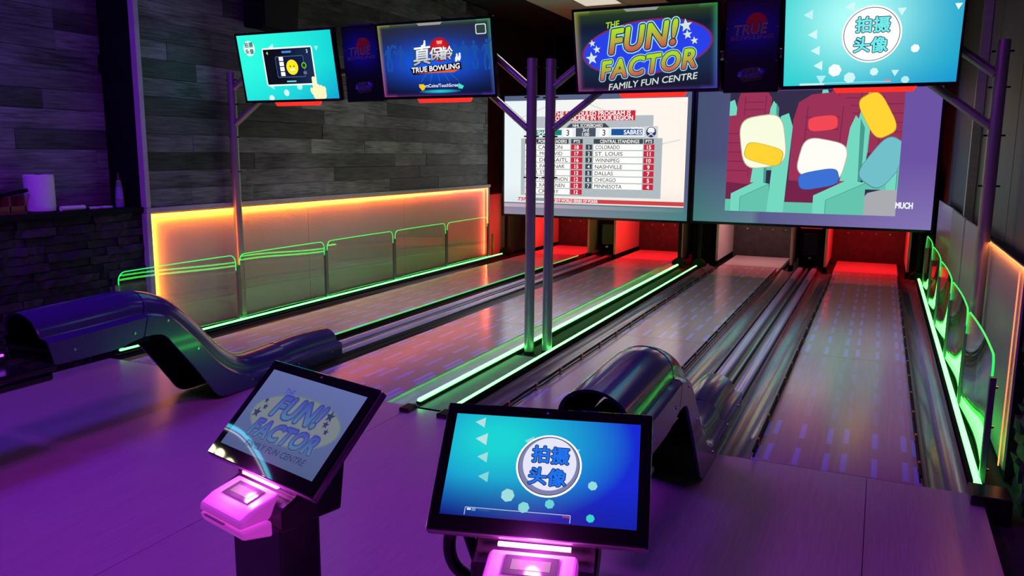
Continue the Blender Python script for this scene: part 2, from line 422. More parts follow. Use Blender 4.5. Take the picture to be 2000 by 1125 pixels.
class Pic:
    """picture in its own plane: u right, v up, origin at the centre, metres"""
    def __init__(s, eps): s.v = []; s.f = []; s.c = []; s.eps = eps; s.clip = None
    def add(s, uv, fs, cols, layer):
        o = len(s.v)
        if s.clip:
            a, b, c, d = s.clip
            uv = [(min(max(u, a), b), min(max(v, c), d)) for u, v in uv]
        s.v += [(u, -s.eps * layer, v) for u, v in uv]
        s.c += cols if isinstance(cols, list) else [cols] * len(uv)
        s.f += [tuple(i + o for i in f) for f in fs]
    def grad(s, u0, u1, v0, v1, fn, nx=40, ny=24, layer=0):
        uv = []; cols = []
        for j in range(ny + 1):
            for i in range(nx + 1):
                a, b = i / nx, j / ny
                uv.append((u0 + (u1 - u0) * a, v0 + (v1 - v0) * b)); cols.append(fn(a, b))
        fs = [(j * (nx + 1) + i, j * (nx + 1) + i + 1, (j + 1) * (nx + 1) + i + 1, (j + 1) * (nx + 1) + i) for j in range(ny) for i in range(nx)]
        s.add(uv, fs, cols, layer)
    def rect(s, u0, u1, v0, v1, c, layer=1): s.add([(u0, v0), (u1, v0), (u1, v1), (u0, v1)], [(0, 1, 2, 3)], c, layer)
    def poly(s, pts, c, layer=1): s.add(pts, [tuple(range(len(pts)))], c, layer)
    def rrect(s, u0, u1, v0, v1, r, c, layer=1):
        pts = []
        for cx, cy, a0 in ((u1 - r, v1 - r, 0), (u0 + r, v1 - r, 90), (u0 + r, v0 + r, 180), (u1 - r, v0 + r, 270)):
            for k in range(5):
                a = math.radians(a0 + 22.5 * k); pts.append((cx + r * math.cos(a), cy + r * math.sin(a)))
        s.poly(pts, c, layer)
    def ellipse(s, cu, cv, ru, rv, c, layer=1, n=40, rot=0.0, edge=None):
        pts = []
        for k in range(n):
            a = 2 * PI * k / n; x, y = ru * math.cos(a), rv * math.sin(a)
            pts.append((cu + x * math.cos(rot) - y * math.sin(rot), cv + x * math.sin(rot) + y * math.cos(rot)))
        if edge is None: s.poly(pts, c, layer)
        else: s.add([(cu, cv)] + pts, [(0, 1 + k, 1 + (k + 1) % n) for k in range(n)], [c] + [edge] * n, layer)
    def star(s, cu, cv, r, c, layer=1, rot=0.0):
        pts = []
        for k in range(10):
            a = PI / 2 + rot + k * PI / 5; q = r if k % 2 == 0 else r * 0.42
            pts.append((cu + q * math.cos(a), cv + q * math.sin(a)))
        s.add([(cu, cv)] + pts, [(0, 1 + k, 1 + (k + 1) % 10) for k in range(10)], c, layer)
    def line(s, pts, wd, c, layer=1):
        for (a, b), (p, q) in zip(pts, pts[1:]):
            dx, dy = p - a, q - b; l = math.hypot(dx, dy) or 1; nx, ny = -dy / l * wd / 2, dx / l * wd / 2
            s.poly([(a - nx, b - ny), (p - nx, q - ny), (p + nx, q + ny), (a + nx, b + ny)], c, layer)
    def text(s, t, cu, cv, h, c, layer=2, bold=0.0, shear=0.0, rot=0.0, align='C', wscale=1.0, spacing=1.0, grad=None, width=None):
        cjk = ord(t[0]) >= 0x2000
        vs, fs = text_mesh(t, 0.0, shear, spacing)
        if not vs: return
        nb = 8 if bold < .025 else 16
        if bold > 0:
            for q in range(nb):
                a = 2 * PI * q / nb; s.text(t, cu + math.cos(a) * bold * h, cv + math.sin(a) * bold * h, h, c, layer, 0.0, shear, rot, align, wscale, spacing, grad, width)
        base = text_mesh(t, 0.0, shear, spacing)[0]
        xs = [p[0] for p in base]; x0, x1 = min(xs), max(xs)
        ys = [p[1] for p in base]; y0, y1 = min(ys), max(ys)
        cap = max(p[1] for p in text_mesh('H')[0])
        k = h / cap if not cjk else h / (y1 - y0)
        kx = k * wscale
        if width: kx = width / (x1 - x0)
        ox = {'C': (x0 + x1) / 2, 'L': x0, 'R': x1}[align]
        oy = cap / 2 if not cjk else (y0 + y1) / 2
        cr, sr = math.cos(rot), math.sin(rot)
        uv = []; cols = []
        for x, y in vs:
            a, b = (x - ox) * kx, (y - oy) * k
            uv.append((cu + a * cr - b * sr, cv + a * sr + b * cr))
            if grad:
                q = min(max((y - y0) / (y1 - y0), 0), 1)
                cols.append(tuple(grad[0][i] * (1 - q) + grad[1][i] * q for i in range(3)))
        s.add(uv, fs, cols if grad else c, layer)
    def build(s, name, m, parent=None, label=None):
        me = bpy.data.meshes.new(name)
        me.from_pydata(s.v, [], s.f)
        at = me.color_attributes.new('Col', 'FLOAT_COLOR', 'POINT')
        for i, c in enumerate(s.c): at.data[i].color = (c[0], c[1], c[2], 1)
        me.materials.append(MT[m])
        o = link(name, me, parent)
        if label: o['label'] = label
        return o

def scl(c, k): return tuple(v * k for v in c)
def mixc(a, b, t): return tuple(x * (1 - t) + y * t for x, y in zip(a, b))

def fun_logo(p, cu, cv, s, P, lay=1, stars=True, rot=0.13):
    """oval badge: THE FUN! FACTOR / FAMILY FUN CENTRE; s = logo width"""
    cr, sr = math.cos(rot), math.sin(rot)
    def at(a, b): return cu + (a * cr - b * sr) * s, cv + (a * sr + b * cr) * s
    x, y = at(0.01, 0.02)
    p.ellipse(x, y, 0.505 * s, 0.20 * s, P['rim'], lay, rot=rot * 0.9)
    p.ellipse(x, y, 0.49 * s, 0.188 * s, P['oval'], lay + 1, rot=rot * 0.9)
    for t, (a, b), h, wd, in (('THE', (-0.215, 0.222), 0.042, 0.105),):
        x, y = at(a, b); p.text(t, x, y, h * s, P['hi'], lay + 3, 0.03, 0.25, rot, width=wd * s)
    for t, (a, b), h, wd in (('FUN!', (0.0, 0.098), 0.165, 0.54), ('FACTOR', (0.0, -0.105), 0.13, 0.74)):
        x, y = at(a, b)
        p.text(t, x, y, h * s, P['halo'], lay + 3, 0.15, 0.30, rot, width=wd * s, spacing=1.08)
        p.text(t, x, y, h * s, P['dark'], lay + 4, 0.10, 0.30, rot, width=wd * s, spacing=1.08)
        p.text(t, x, y, h * s, P['hi'], lay + 5, 0.05, 0.30, rot, width=wd * s, spacing=1.08, grad=(P['lo'], P['hi']))
    x, y = at(0.03, -0.235)
    p.text('FAMILY FUN CENTRE', x, y, 0.046 * s, P['sub'], lay + 6, 0.02, 0.25, rot, width=0.70 * s)
    if stars:
        for a, b, r in ((0.33, 0.13, 0.05), (0.335, 0.065, 0.036), (0.38, 0.015, 0.03), (-0.40, 0.11, 0.028), (-0.37, 0.06, 0.032), (-0.42, 0.0, 0.05)):
            x, y = at(a, b); p.star(x, y, r * s, P['star'], lay + 3, rot)

def teal_bg(p, W, H, k=1.0, deep=0.5):
    tl, tr = scl(lin((40, 225, 200)), k), scl(lin((14, 190, 190)), k)
    bl, br = scl(lin((20, 190, 195)), k), scl(lin((10, 110, 185)), k)
    def fn(a, b):
        g = a ** 1.5
        t = mixc(tl, tr, g); q = mixc(bl, br, g)
        return mixc(q, t, min(1, b * 1.25 + (1 - deep) * 0.5))
    p.grad(-W / 2, W / 2, -H / 2, H / 2, fn)

def hex_tri(p, W, H, items, k, lay=1):
    for kind, a, b, r, al in items:
        c = mixc(scl(lin((60, 215, 215)), k), scl((1, 1, 1), k), al)
        u, v, r = a * W, b * H, r * W
        if kind == 't': p.poly([(u - r, v), (u + r * 0.8, v - r), (u + r * 0.8, v + r)], c, lay)
        elif kind == 'd': p.poly([(u - r, v + r * .8), (u, v - r), (u + r, v + r * .8)], c, lay)
        else: p.ellipse(u, v, r, r, c, lay, n=7)

def photo_badge(p, cu, cv, r, face, ink, shade, k, lay=2):
    p.ellipse(cu, cv, r * 1.03, r * 1.03, scl((1, 1, 1), k), lay)
    p.ellipse(cu, cv, r * 0.97, r * 0.97, scl((0.05, 0.06, 0.10), k), lay + 1)
    p.ellipse(cu, cv, r * 0.945, r * 0.945, shade, lay + 2)
    p.ellipse(cu + r * 0.02, cv + r * 0.06, r * 0.84, r * 0.87, face, lay + 3)
    for t, a, b in (('拍', -0.29, 0.36), ('摄', 0.33, 0.34), ('头', -0.31, -0.36), ('像', 0.29, -0.38)):
        p.text(t, cu + a * r, cv + b * r, r * 0.54, (0.01, 0.015, 0.06), lay + 4, 0.08, 0, -0.0)
        p.text(t, cu + a * r, cv + b * r, r * 0.54, ink, lay + 5, 0.032, 0, -0.0)

# ================================================================== SETTING
# carpeted base floor and the approach boards laid on it
cf = plate(-6.6, 1.6, -1.2, 15.0, -0.16, -0.08).build('floor', 'carpet'); struct(cf, 'dark carpet floor beyond the edges of the bowling approach')
ap = plate(-5.40, 0.55, -1.0, 4.235, -0.075, -0.022).build('floor', 'black'); struct(ap, 'smooth laminate bowling approach lit purple')
xs = [-5.40, -4.02, -2.62, -1.24, 0.045, 0.55]
ys = [-1.0, 1.42, 4.235]
for i in range(5):
    for j in range(2):
        b = plate(-(xs[i + 1] - xs[i]) / 2 + .0015, (xs[i + 1] - xs[i]) / 2 - .0015, -(ys[j + 1] - ys[j]) / 2 + .0015, (ys[j + 1] - ys[j]) / 2 - .0015, -0.021, 0.0).build('approach_board', 'approach', ap)
        b.location = ((xs[i] + xs[i + 1]) / 2, (ys[j] + ys[j + 1]) / 2, 0)
ce = plate(-6.6, 1.6, -1.2, 15.0, 3.78, 3.9).build('ceiling', 'ceil'); struct(ce, 'black painted ceiling above the lanes')
for i in range(3):
    for j in range(2):
        if (i, j) == (1, 0): continue
        x0 = -4.78 + i * 0.61; y0 = 10.42 + j * 1.215
        plate(x0, x0 + 0.60, y0, y0 + 1.205, 3.755, 3.778).build('ceiling_tile', 'tile', ce, bevel=0.004)
t = thing('ceiling_light', 'dim cream ceiling light panel set among white tiles', 'ceiling light', (-3.87, 11.022, 3.762))
MB().box(-.30, .30, -.60, .60, -.006, .016).build('frame', 'tile', t, bevel=.003)
MB().box(-.27, .27, -.57, .57, -.010, -.0065).build('diffuser', 'troffer', t)
wb = plate(-6.6, 1.6, 14.6, 14.75, -0.08, 3.78).build('wall_back', 'black'); struct(wb, 'black end wall behind the pin pits')

# left wall: plank wall standing forward from y = 4.86 on, recessed plank wall with a stone base nearer the viewer
XL = -5.66
wl = plate(-6.5, XL, 4.86, 11.42, -0.08, 3.78).build('wall_left', 'black'); struct(wl, 'long plank wall beside the lanes, left side')
def lay_planks(parent, x, y0, y1, z0, z1, h=0.155):
    z = z0; r = 0
    while z < z1 - 0.02:
        hh = min(h, z1 - z); y = y0 - random.uniform(0, 1.2)
        while y < y1:
            ln = random.uniform(0.7, 1.9); a, b = max(y, y0), min(y + ln, y1)
            if b - a > 0.04:
                t = random.uniform(0.012, 0.02)
                o = plate(0, t, -(b - a) / 2 + .001, (b - a) / 2 - .001, -hh / 2 + .001, hh / 2 - .001).build('plank', 'plank', parent, bevel=0.0015)
                o.location = (x, (a + b) / 2, z + hh / 2)
            y += ln
        z += hh
lay_planks(wl, XL, 4.90, 11.40, 1.13, 3.78)
wr_ = plate(-6.5, -6.02, -1.2, 4.858, 1.12, 3.78).build('wall_left', 'black'); struct(wr_, 'recessed plank wall above the dark ledge, left side')
lay_planks(wr_, -6.02, -1.2, 4.84, 1.15, 3.78)
ws = plate(-6.5, -5.70, -1.2, 4.858, -0.08, 1.10).build('wall_left', 'black'); struct(ws, 'dark stacked-stone wall below the ledge, left side')
_st = []
for k in range(10):
    ln = 0.13 + 0.028 * k
    bm = MB(); n = 4
    y = [-ln / 2 + ln * i / n for i in range(n + 1)]
    vs = []
    for i in range(n + 1):
        for zz in (-0.031, 0.031):
            for xx in (0, 1):
                d = (0.03 + random.uniform(-.012, .018)) if xx else 0
                vs.append((d, y[i] * (0.985), zz + random.uniform(-.003, .003)))
    fs = []
    for i in range(n):
        a = i * 4; b = a + 4
        fs += [(a, a + 1, b + 1, b), (a + 2, b + 2, b + 3, a + 3), (a + 1, a + 3, b + 3, b + 1), (a, b, b + 2, a + 2)]
    fs += [(0, 2, 3, 1), (n * 4, n * 4 + 1, n * 4 + 3, n * 4 + 2)]
    _st.append((ln, bm.add(vs, fs).mesh('stone', 'stone')))
def lay_stones(parent, x, y0, y1, z0, z1, flip=False):
    z = z0
    while z < z1:
        y = y0 - random.uniform(0, 0.2)
        while y < y1 - 0.06:
            ln, me = random.choice(_st)
            if y + ln > y0 + 0.05:
                o = link('stone', me, parent)
                o.location = (x, min(y + ln / 2, y1 - ln / 2 + .02), z + 0.0325)
                if flip: o.rotation_euler = (0, 0, PI)
                o.scale = (random.uniform(0.6, 1.4), 1, 1)
            y += ln + 0.004
        z += 0.0655
lay_stones(ws, -5.70, 3.0, 4.85, -0.08, 1.09)
lg = plate(-6.02, -5.63, -1.2, 4.85, 1.10, 1.14).build('trim_1', 'black', bevel=0.004); struct(lg, 'dark ledge running along the top of the stone wall')
t2 = plate(-5.665, -5.60, 4.852, 4.90, 1.13, 3.78).build('trim_2', 'trim', bevel=0.003); struct(t2, 'pale vertical corner trim on the plank wall')
t3 = plate(-5.66, -5.60, 4.852, 11.42, 1.085, 1.128).build('trim_3', 'trim', bevel=0.003); struct(t3, 'pale horizontal trim above the orange-lit panel')
plate(-6.5, -5.78, 11.42, 14.6, 0.96, 3.78).build('wall_upper', 'ceil', wl)
wl2 = plate(-6.5, -5.78, 11.42, 14.6, -0.08, 0.95).build('wall_left', 'whitep'); struct(wl2, 'plain white wall end beside the leftmost pin pit')

# right wall
wrr = plate(0.80, 1.5, 4.62, 14.6, -0.08, 3.78).build('wall_right', 'black'); struct(wrr, 'dark board wall beside the lanes, right side')
for i, (a, b) in enumerate(((4.64, 6.2), (6.22, 7.6), (7.63, 9.2), (9.23, 10.9), (10.93, 12.6), (12.63, 14.5))):
    plate(0.778, 0.80, a, b, 1.02, 3.75).build('wall_board', 'wallgrey', wrr, bevel=0.003)
wrs = plate(0.76, 1.5, -1.2, 4.615, -0.08, 3.78).build('wall_right', 'black'); struct(wrs, 'dark stacked-stone wall, right side near the approach')
lay_stones(wrs, 0.76, 2.6, 4.61, -0.08, 1.3, True)
tr4 = plate(0.70, 0.776, 8.30, 8.36, 0.0, 3.4).build('trim_4', 'steel', bevel=0.003); struct(tr4, 'narrow grey metal strip standing against the dark boards')

# ================================================================== LANES
LANES = [(-5.185, -4.355), (-3.675, -2.845), (-2.065, -1.235), (-0.53, 0.30)]
ORD = ['leftmost', 'second-from-left', 'third-from-left', 'rightmost']
WHERE = ['bowling lane beside the orange-lit panel wall', 'bowling lane just left of the green twin light strips', 'bowling lane just right of the green twin light strips', 'bowling lane beside the bright green strip, nearest the viewer']
for i, (a, b) in enumerate(LANES):
    c = (a + b) / 2; hw = (b - a) / 2
    t = thing('bowling_lane', WHERE[i], 'bowling lane', (c, 0, 0), 'bowling lanes')
    mm = 'lane' if i >= 2 else 'lane2'
    plate(-hw, hw, 4.24, 6.818, -0.05, 0.0).build('lane_board', mm, t)
    plate(-hw, hw, 6.822, 12.10, -0.05, 0.0).build('lane_board', mm, t)
    plate(-hw, hw, 12.103, 13.33, -0.05, 0.0).build('pin_deck', 'deck', t)
    plate(-hw, hw, 4.24, 13.33, -0.079, -0.051).build('lane_bed', 'black', t)

def gutter(x0, x1, label, y0=4.24, y1=12.18, gm='gutter'):
    n = 12; pts = []
    cx, hw = (x0 + x1) / 2, (x1 - x0) / 2 - 0.004
    top = [(-hw * math.cos(PI * k / n), -0.004 - 0.055 * math.sin(PI * k / n)) for k in range(n + 1)]
    pts = top + [(hw, -0.078), (-hw, -0.078)]
    o = MB().prof_y(pts, y0, y1).build('lane_gutter', gm, smooth=True)
    o.location = (cx, 0, 0); tag(o, label, 'gutter', 'lane gutters')
GUT = [(-5.385, -5.185, 'dark gutter between the left green strip and the leftmost lane'), (-4.355, -4.155, 'dark gutter along the right edge of the leftmost lane'),
       (-3.875, -3.675, 'dark gutter along the left edge of the second-from-left lane'), (-2.845, -2.655, 'green-lit gutter left of the twin light strips'),
       (-2.295, -2.065, 'dark gutter right of the twin light strips'), (-1.235, -1.03, 'shiny gutter along the right edge of the third-from-left lane'),
       (-0.735, -0.53, 'shiny gutter along the left edge of the rightmost lane'), (0.30, 0.505, 'gutter between the rightmost lane and the bright green strip')]
for i, g in enumerate(GUT): gutter(*g, gm='gutterD' if i < 3 else ('gutterA' if i == 3 else 'gutter'))

# ball tracks between the two lanes of each pair
for c, lab in ((-4.015, 'twin ball return track between the two leftmost lanes'), (-0.8825, 'twin ball return track between the two rightmost lanes')):
    t = thing('ball_track', lab, 'ball track', (c, 0, 0), 'ball return tracks')
    plate(-0.138, 0.138, 4.95, 12.5, -0.079, -0.03).build('track_bed', 'groove', t)
    for sx in (-1, 1):
        for y0, y1 in ((4.95, 7.45), (7.455, 10.0), (10.005, 12.4)):
            n = 10; r = 0.042
            pts = [(sx * 0.095 + r * math.cos(PI * k / n), -0.012 + 0.026 * math.sin(PI * k / n)) for k in range(n + 1)] + [(sx * 0.095 - r, -0.029), (sx * 0.095 + r, -0.029)]
            MB().prof_y(pts, y0, y1).build('track_rail', 'rail', t, smooth=True)
    n = 8
    MB().tube([(0, 4.95, -0.012), (0, 12.4, -0.012)], 0.016, 8).build('centre_tube', 'gutter', t, smooth=True)

# bumper rails (raised) on the two rightmost lanes
def bumper(x, side, label, n=16):
    t = thing('bumper_rail', label, 'bumper rail', (x, 0, 0), 'bumper rails')
    MB().box(-0.006, 0.006, 4.26, 11.6, 0.030, 0.046).build('rail', 'black', t, bevel=0.002)
    MB().box(-0.004, 0.004, 4.26, 11.6, 0.006, 0.012).build('lower_rail', 'black', t)
    me = MB().box(-0.007, 0.007, -0.013, 0.013, 0.001, 0.05).mesh('rail_post', 'bpost', bevel=0.002)
    for k in range(n):
        o = link('rail_post', me, t); o.location = (0, 4.45 + 0.4575 * k, 0)
bumper(-2.052, 1, 'low bumper rail with brown posts along left edge of the third-from-left lane')
bumper(-1.248, -1, 'low bumper rail along right edge of the third-from-left lane')
bumper(-0.517, 1, 'low bumper rail along left edge of the rightmost lane')
bumper(0.287, -1, 'low bumper rail along right edge of the rightmost lane')

# centre divider between the lane pairs
dv = thing('centre_divider', 'black divider channel between the twin green light strips', 'divider', (-2.475, 0, 0))
plate(-0.18, 0.18, 4.17, 11.8, -0.079, -0.012).build('channel', 'black', dv)
plate(-0.112, 0.112, 4.20, 5.74, -0.011, 0.0).build('cover_plate', 'plate', dv, bevel=0.003)
for sx in (-1, 1):
    plate(sx * 0.134 - 0.022, sx * 0.134 + 0.022, 4.13, 11.5, -0.011, 0.006).build('strip_base', 'black', dv, bevel=0.003)
    plate(sx * 0.134 - 0.035, sx * 0.134 + 0.035, 4.09, 4.20, 0.0, 0.03).build('end_block', 'blackgloss', dv, bevel=0.006, seg=2)

def led(x, y0, y1, z, r, label, m='green', lips=()):
    t = thing('led_strip', label, 'light strip', (x, 0, z), 'green floor light strips')
    MB().tube([(0, y0, 0), (0, y1, 0)], r, 10).build('light_tube', m, t, smooth=True)
    MB().box(-r * 1.15, r * 1.15, y0 - .01, y1 + .01, -r * 1.6, -r * 0.55).build('holder', 'black', t)
    for q, tp in lips: MB().box(q * (r + .004) - .002, q * (r + .004) + .002, y0 - .01, y1 + .01, -r * 1.6, r * tp).build('shield', 'black', t)
    return t
led(-2.609, 4.28, 11.5, 0.028, 0.0145, 'bright green light strip, left one of the centre pair', lips=((1, -.7),))
led(-2.338, 4.28, 11.5, 0.028, 0.0135, 'bright green light strip, right one of the centre pair', lips=((1, .35),))
dim = led(-4.325, 5.0, 12.0, 0.004, 0.009, 'thin glowing strip standing in for a green reflection, right edge of the leftmost lane', 'greenreflect')  # added glow that stands in for a reflection of the green strip
led(-5.435, 4.36, 11.5, 0.03, 0.010, 'green light strip at the foot of the orange-lit wall', 'greenL', lips=((1, -.4), (-1, .55)))
led(0.535, 4.28, 11.5, 0.034, 0.019, 'bright green light strip along the right side barrier', 'greenR', lips=((-1, 1.25),))
for x0, x1, lab in ((-5.47, -5.39, 'black kerb under the left green strip'), (0.51, 0.575, 'black kerb under the right green strip')):
    tag(plate(x0, x1, 4.275, 11.8, -0.079, 0.012).build('kerb_rail', 'black', bevel=0.004), lab, 'kerb')
eb = tag(plate(0.49, 0.66, 4.09, 4.27, -0.079, 0.05).build('kerb_end_block', 'blackgloss', bevel=0.01, seg=2), 'black end block at the near foot of the right barrier', 'end block')

# ================================================================== SIDE BARRIERS (clear panels, edge lit)
def barrier(x, side, label):
    t = thing('side_barrier', label, 'barrier', (x, 0, 0), 'clear side barriers')
    P = [4.39, 5.725, 7.055, 8.415, 9.745, 11.05]
    pm = MB().box(-0.014, 0.014, -0.022, 0.022, 0.012, 0.55).mesh('post', 'post', bevel=0.003)
    sm = MB().lathe([(0.007, 0), (0.007, 0.012)], 8).mesh('screw', 'chrome')
    for y in P:
        o = link('post', pm, t); o.location = (0, y, 0)
        for z in (0.08, 0.30, 0.50):
            q = link('screw', sm, o); q.location = (-0.014 * side, 0, z); q.rotation_euler = (0, -PI / 2 * side, 0)
    for a, b in zip(P, P[1:]):
        a2, b2 = a + 0.026, b - 0.026
        n = 16; bow = -0.013 * side
        def X(y): return bow * math.sin(PI * (y - a2) / (b2 - a2))
        r = 0.07
        # outline of the sheet (y, z), rounded upper corners
        top = []
        for k in range(6):
            q = PI - PI / 2 * k / 5; top.append((a2 + r + r * math.cos(q), 0.648 - r + r * math.sin(q)))
        for k in range(1, n): top.append((a2 + r + (b2 - a2 - 2 * r) * k / n, 0.648))
        for k in range(6):
            q = PI / 2 - PI / 2 * k / 5; top.append((b2 - r + r * math.cos(q), 0.648 - r + r * math.sin(q)))
        vs = []; fs = []
        for y, z in top:
            vs += [(X(y) - .004, y, 0.02), (X(y) - .004, y, z), (X(y) + .004, y, 0.02), (X(y) + .004, y, z)]
        for i in range(len(top) - 1):
            p, q = i * 4, i * 4 + 4
            fs += [(p, p + 1, q + 1, q), (p + 2, q + 2, q + 3, p + 3)]
        pn = MB().add(vs, fs).build('panel', 'acrylic', t, smooth=True)
        pts = [(X(a2), a2, 0.50)] + [(X(y), y, z) for y, z in top] + [(X(b2), b2, 0.50)]
        MB().tube(pts, 0.0045 if side > 0 else 0.0055, 6).build('glowing_edge', 'greenedge', pn, smooth=True)
    return t
barrier(-5.465, 1, 'clear panel barrier with glowing green edges along the left wall')
barrier(0.563, -1, 'clear panel barrier with glowing green edges along the right wall')

# ================================================================== LIT WALL PANELS
lp = thing('lit_wall_panel', 'long ribbed plastic wall panel edged in orange light', 'wall panel', (-5.66, 0, 0))
for a, b in ((4.90, 7.0), (7.004, 8.95), (8.954, 11.33)):
    plate(0.002, 0.012, a, b, 0.0, 1.075).build('sheet', 'poly', lp)
f = MB().box(0.0, 0.06, 4.845, 4.895, -0.05, 1.085).build('frame', 'trim', lp, bevel=0.003)
MB().box(0.0, 0.06, 11.335, 11.38, -0.05, 1.085).build('frame', 'trim', lp, bevel=0.003)
MB().box(0.040, 0.054, 4.90, 11.33, 1.060, 1.075).build('led_tape', 'orange', lp)
MB().box(0.040, 0.054, 4.90, 4.915, 0.03, 1.060).build('led_tape', 'orange', lp)
MB().box(0.040, 0.052, 11.318, 11.33, 0.03, 1.060).build('led_tape', 'orange', lp)
def tape_light(y0, y1, z0, z1, col, pw, par=None, sx=1):
    ly, lz = y1 - y0, z1 - z0
    d = Vector((-.5 * sx, 0, -1)) if ly > lz else Vector((-.5 * sx, 1 if y0 < 8 else -1, 0))
    o = lamp('tape_light', 'AREA', (.034 * sx, (y0 + y1) / 2, (z0 + z1) / 2), pw, col, par or lp, .012, max(ly, lz))
    X = -d.normalized(); Yv = Vector((0, 1, 0)) if ly > lz else Vector((0, 0, 1))
    Yv = (Yv - X * Yv.dot(X)).normalized(); Xv = Yv.cross(X)
    o.rotation_euler = Matrix((Xv, Yv, X)).transposed().to_euler()
TP = 5.2
for k in range(6):
    y0 = 4.92 + k * 1.065
    c = mixc((1, .21, .012), (1, .085, .03), k / 5)
    tape_light(y0, y0 + 1.065, 1.058, 1.059, c, TP * (1.35 - .14 * k))
tape_light(4.918, 4.919, .04, 1.05, (1, .21, .012), TP * 1.6)
tape_light(11.316, 11.317, .04, 1.05, (1, .09, .035), TP * .5)
rp_ = thing('lit_wall_panel', 'ribbed plastic panel edged in orange beside the right stone wall', 'wall panel', (0.70, 0, 0))
plate(-0.016, -0.006, 4.65, 6.30, 0.0, 1.06).build('sheet', 'polyR', rp_)
MB().box(-0.040, -0.034, 4.65, 6.30, 1.053, 1.06).build('led_tape', 'orangeR', rp_)
MB().box(-0.040, -0.034, 4.65, 4.656, 0.02, 1.053).build('led_tape', 'orangeR', rp_)
plate(-0.005, 0.05, 4.65, 6.30, -0.06, 1.06).build('backing', 'black', rp_)
tape_light(4.66, 6.29, 1.05, 1.051, (1, .24, .03), 2.2, rp_, -1)
tape_light(4.662, 4.663, .04, 1.04, (1, .20, .03), .5, rp_, -1)
for k, (a, b, dx, rz, lab) in enumerate(((6.36, 7.75, 0.0, 0.012, 'grey ribbed wall sheet just beyond the right pole'), (7.85, 9.35, 0.0, -0.01, 'grey ribbed wall sheet midway along the right wall'), (9.45, 11.2, 0.0, 0.015, 'shiny grey wall sheet nearest the projection screen'))):
    o = plate(-0.01, 0.01, -(b - a) / 2, (b - a) / 2, -0.02, 1.08).build('wall_sheet', 'polyR' if k < 2 else 'steel', bevel=0.002)
    o.location = (0.69, (a + b) / 2, 0); o.rotation_euler = (0, 0, rz); tag(o, lab, 'wall sheet')

# ================================================================== POLES
def pole(x, y, arms, label, zb=-.079):
    t = thing('support_pole', label, 'pole', (x, y, 0), 'steel support poles')
    MB().tube([(0, 0, zb), (0, 0, 2.33)], 0.040, 20).build('shaft', 'pole', t, smooth=True)
    MB().lathe([(0.0425, zb), (0.0425, zb + .02), (0.041, zb + .025)], 20).build('foot_collar', 'black', t)
    pin = MB().tube([(-0.062, 0, 0), (0.062, 0, 0)], 0.006, 6).mesh('clamp_pin', 'black')
    for z in (1.42, 1.74, 2.04, 2.26):
        o = link('clamp_pin', pin, t); o.location = (0, 0, z)
    for s, z in arms:
        for dz in (0, 0.325):
            MB().tube([(0.03 * s, 0, z + dz), (0.62 * s, 0.08, z + dz + 0.46)], 0.028, 14).build('arm', 'pole', t, smooth=True)
    return t
pole(-5.55, 5.85, [(1, 1.86)], 'slim steel pole in front of the orange-lit panel')
pole(-2.520, 5.86, [(-1, 1.80)], 'steel pole of the centre pair, carrying the bowling-title screen', -.0115)
pole(-2.399, 5.95, [(1, 1.80)], 'steel pole of the centre pair, carrying the logo screen', -.0115)
pole(0.632, 6.0, [(-1, 1.80)], 'steel pole against the right wall, carrying the teal screen')

# ================================================================== OVERHEAD SCREENS
def tv(cx, y, z, W, H, tilt, label, draw, pm='picA'):
    t = thing('television', label, 'television', (cx, y, z), 'overhead televisions', rot=(tilt, 0, 0))
    b = 0.016
    MB().box(-W / 2, W / 2, 0.004, 0.05, -H / 2, H / 2).build('casing', 'blackgloss', t, bevel=0.004)
    fr = MB()
    fr.box(-W / 2, W / 2, -0.006, 0.003, H / 2 - b, H / 2); fr.box(-W / 2, W / 2, -0.006, 0.003, -H / 2, -H / 2 + b * 1.3)
    fr.box(-W / 2, -W / 2 + b, -0.006, 0.003, -H / 2 + b * 1.3, H / 2 - b); fr.box(W / 2 - b, W / 2, -0.006, 0.003, -H / 2 + b * 1.3, H / 2 - b)
    fr.build('bezel', 'blackgloss', t)
    MB().box(-W * 0.2, W * 0.2, 0.05, 0.11, -0.2, 0.2).build('wall_bracket', 'black', t)
    p = Pic(0.0004); p.clip = (-W / 2 + b, W / 2 - b, -H / 2 + b * 1.3, H / 2 - b)
    draw(p, W - 2 * b, H - 2.3 * b)
    o = p.build('screen_picture', pm, t)
    w2 = W * 0.235
    lb = MB().prof([(-w2, -H / 2 - 0.002), (w2, -H / 2 - 0.002), (w2 - 0.02, -H / 2 - 0.034), (-w2 + 0.02, -H / 2 - 0.034)], 'y', -0.004, 0.03)
    o2 = lb.build('light_bar', 'redbar', t); o2.location = (0.05, 0, 0); o2['label'] = 'red glowing light bar under the screen'
    return t

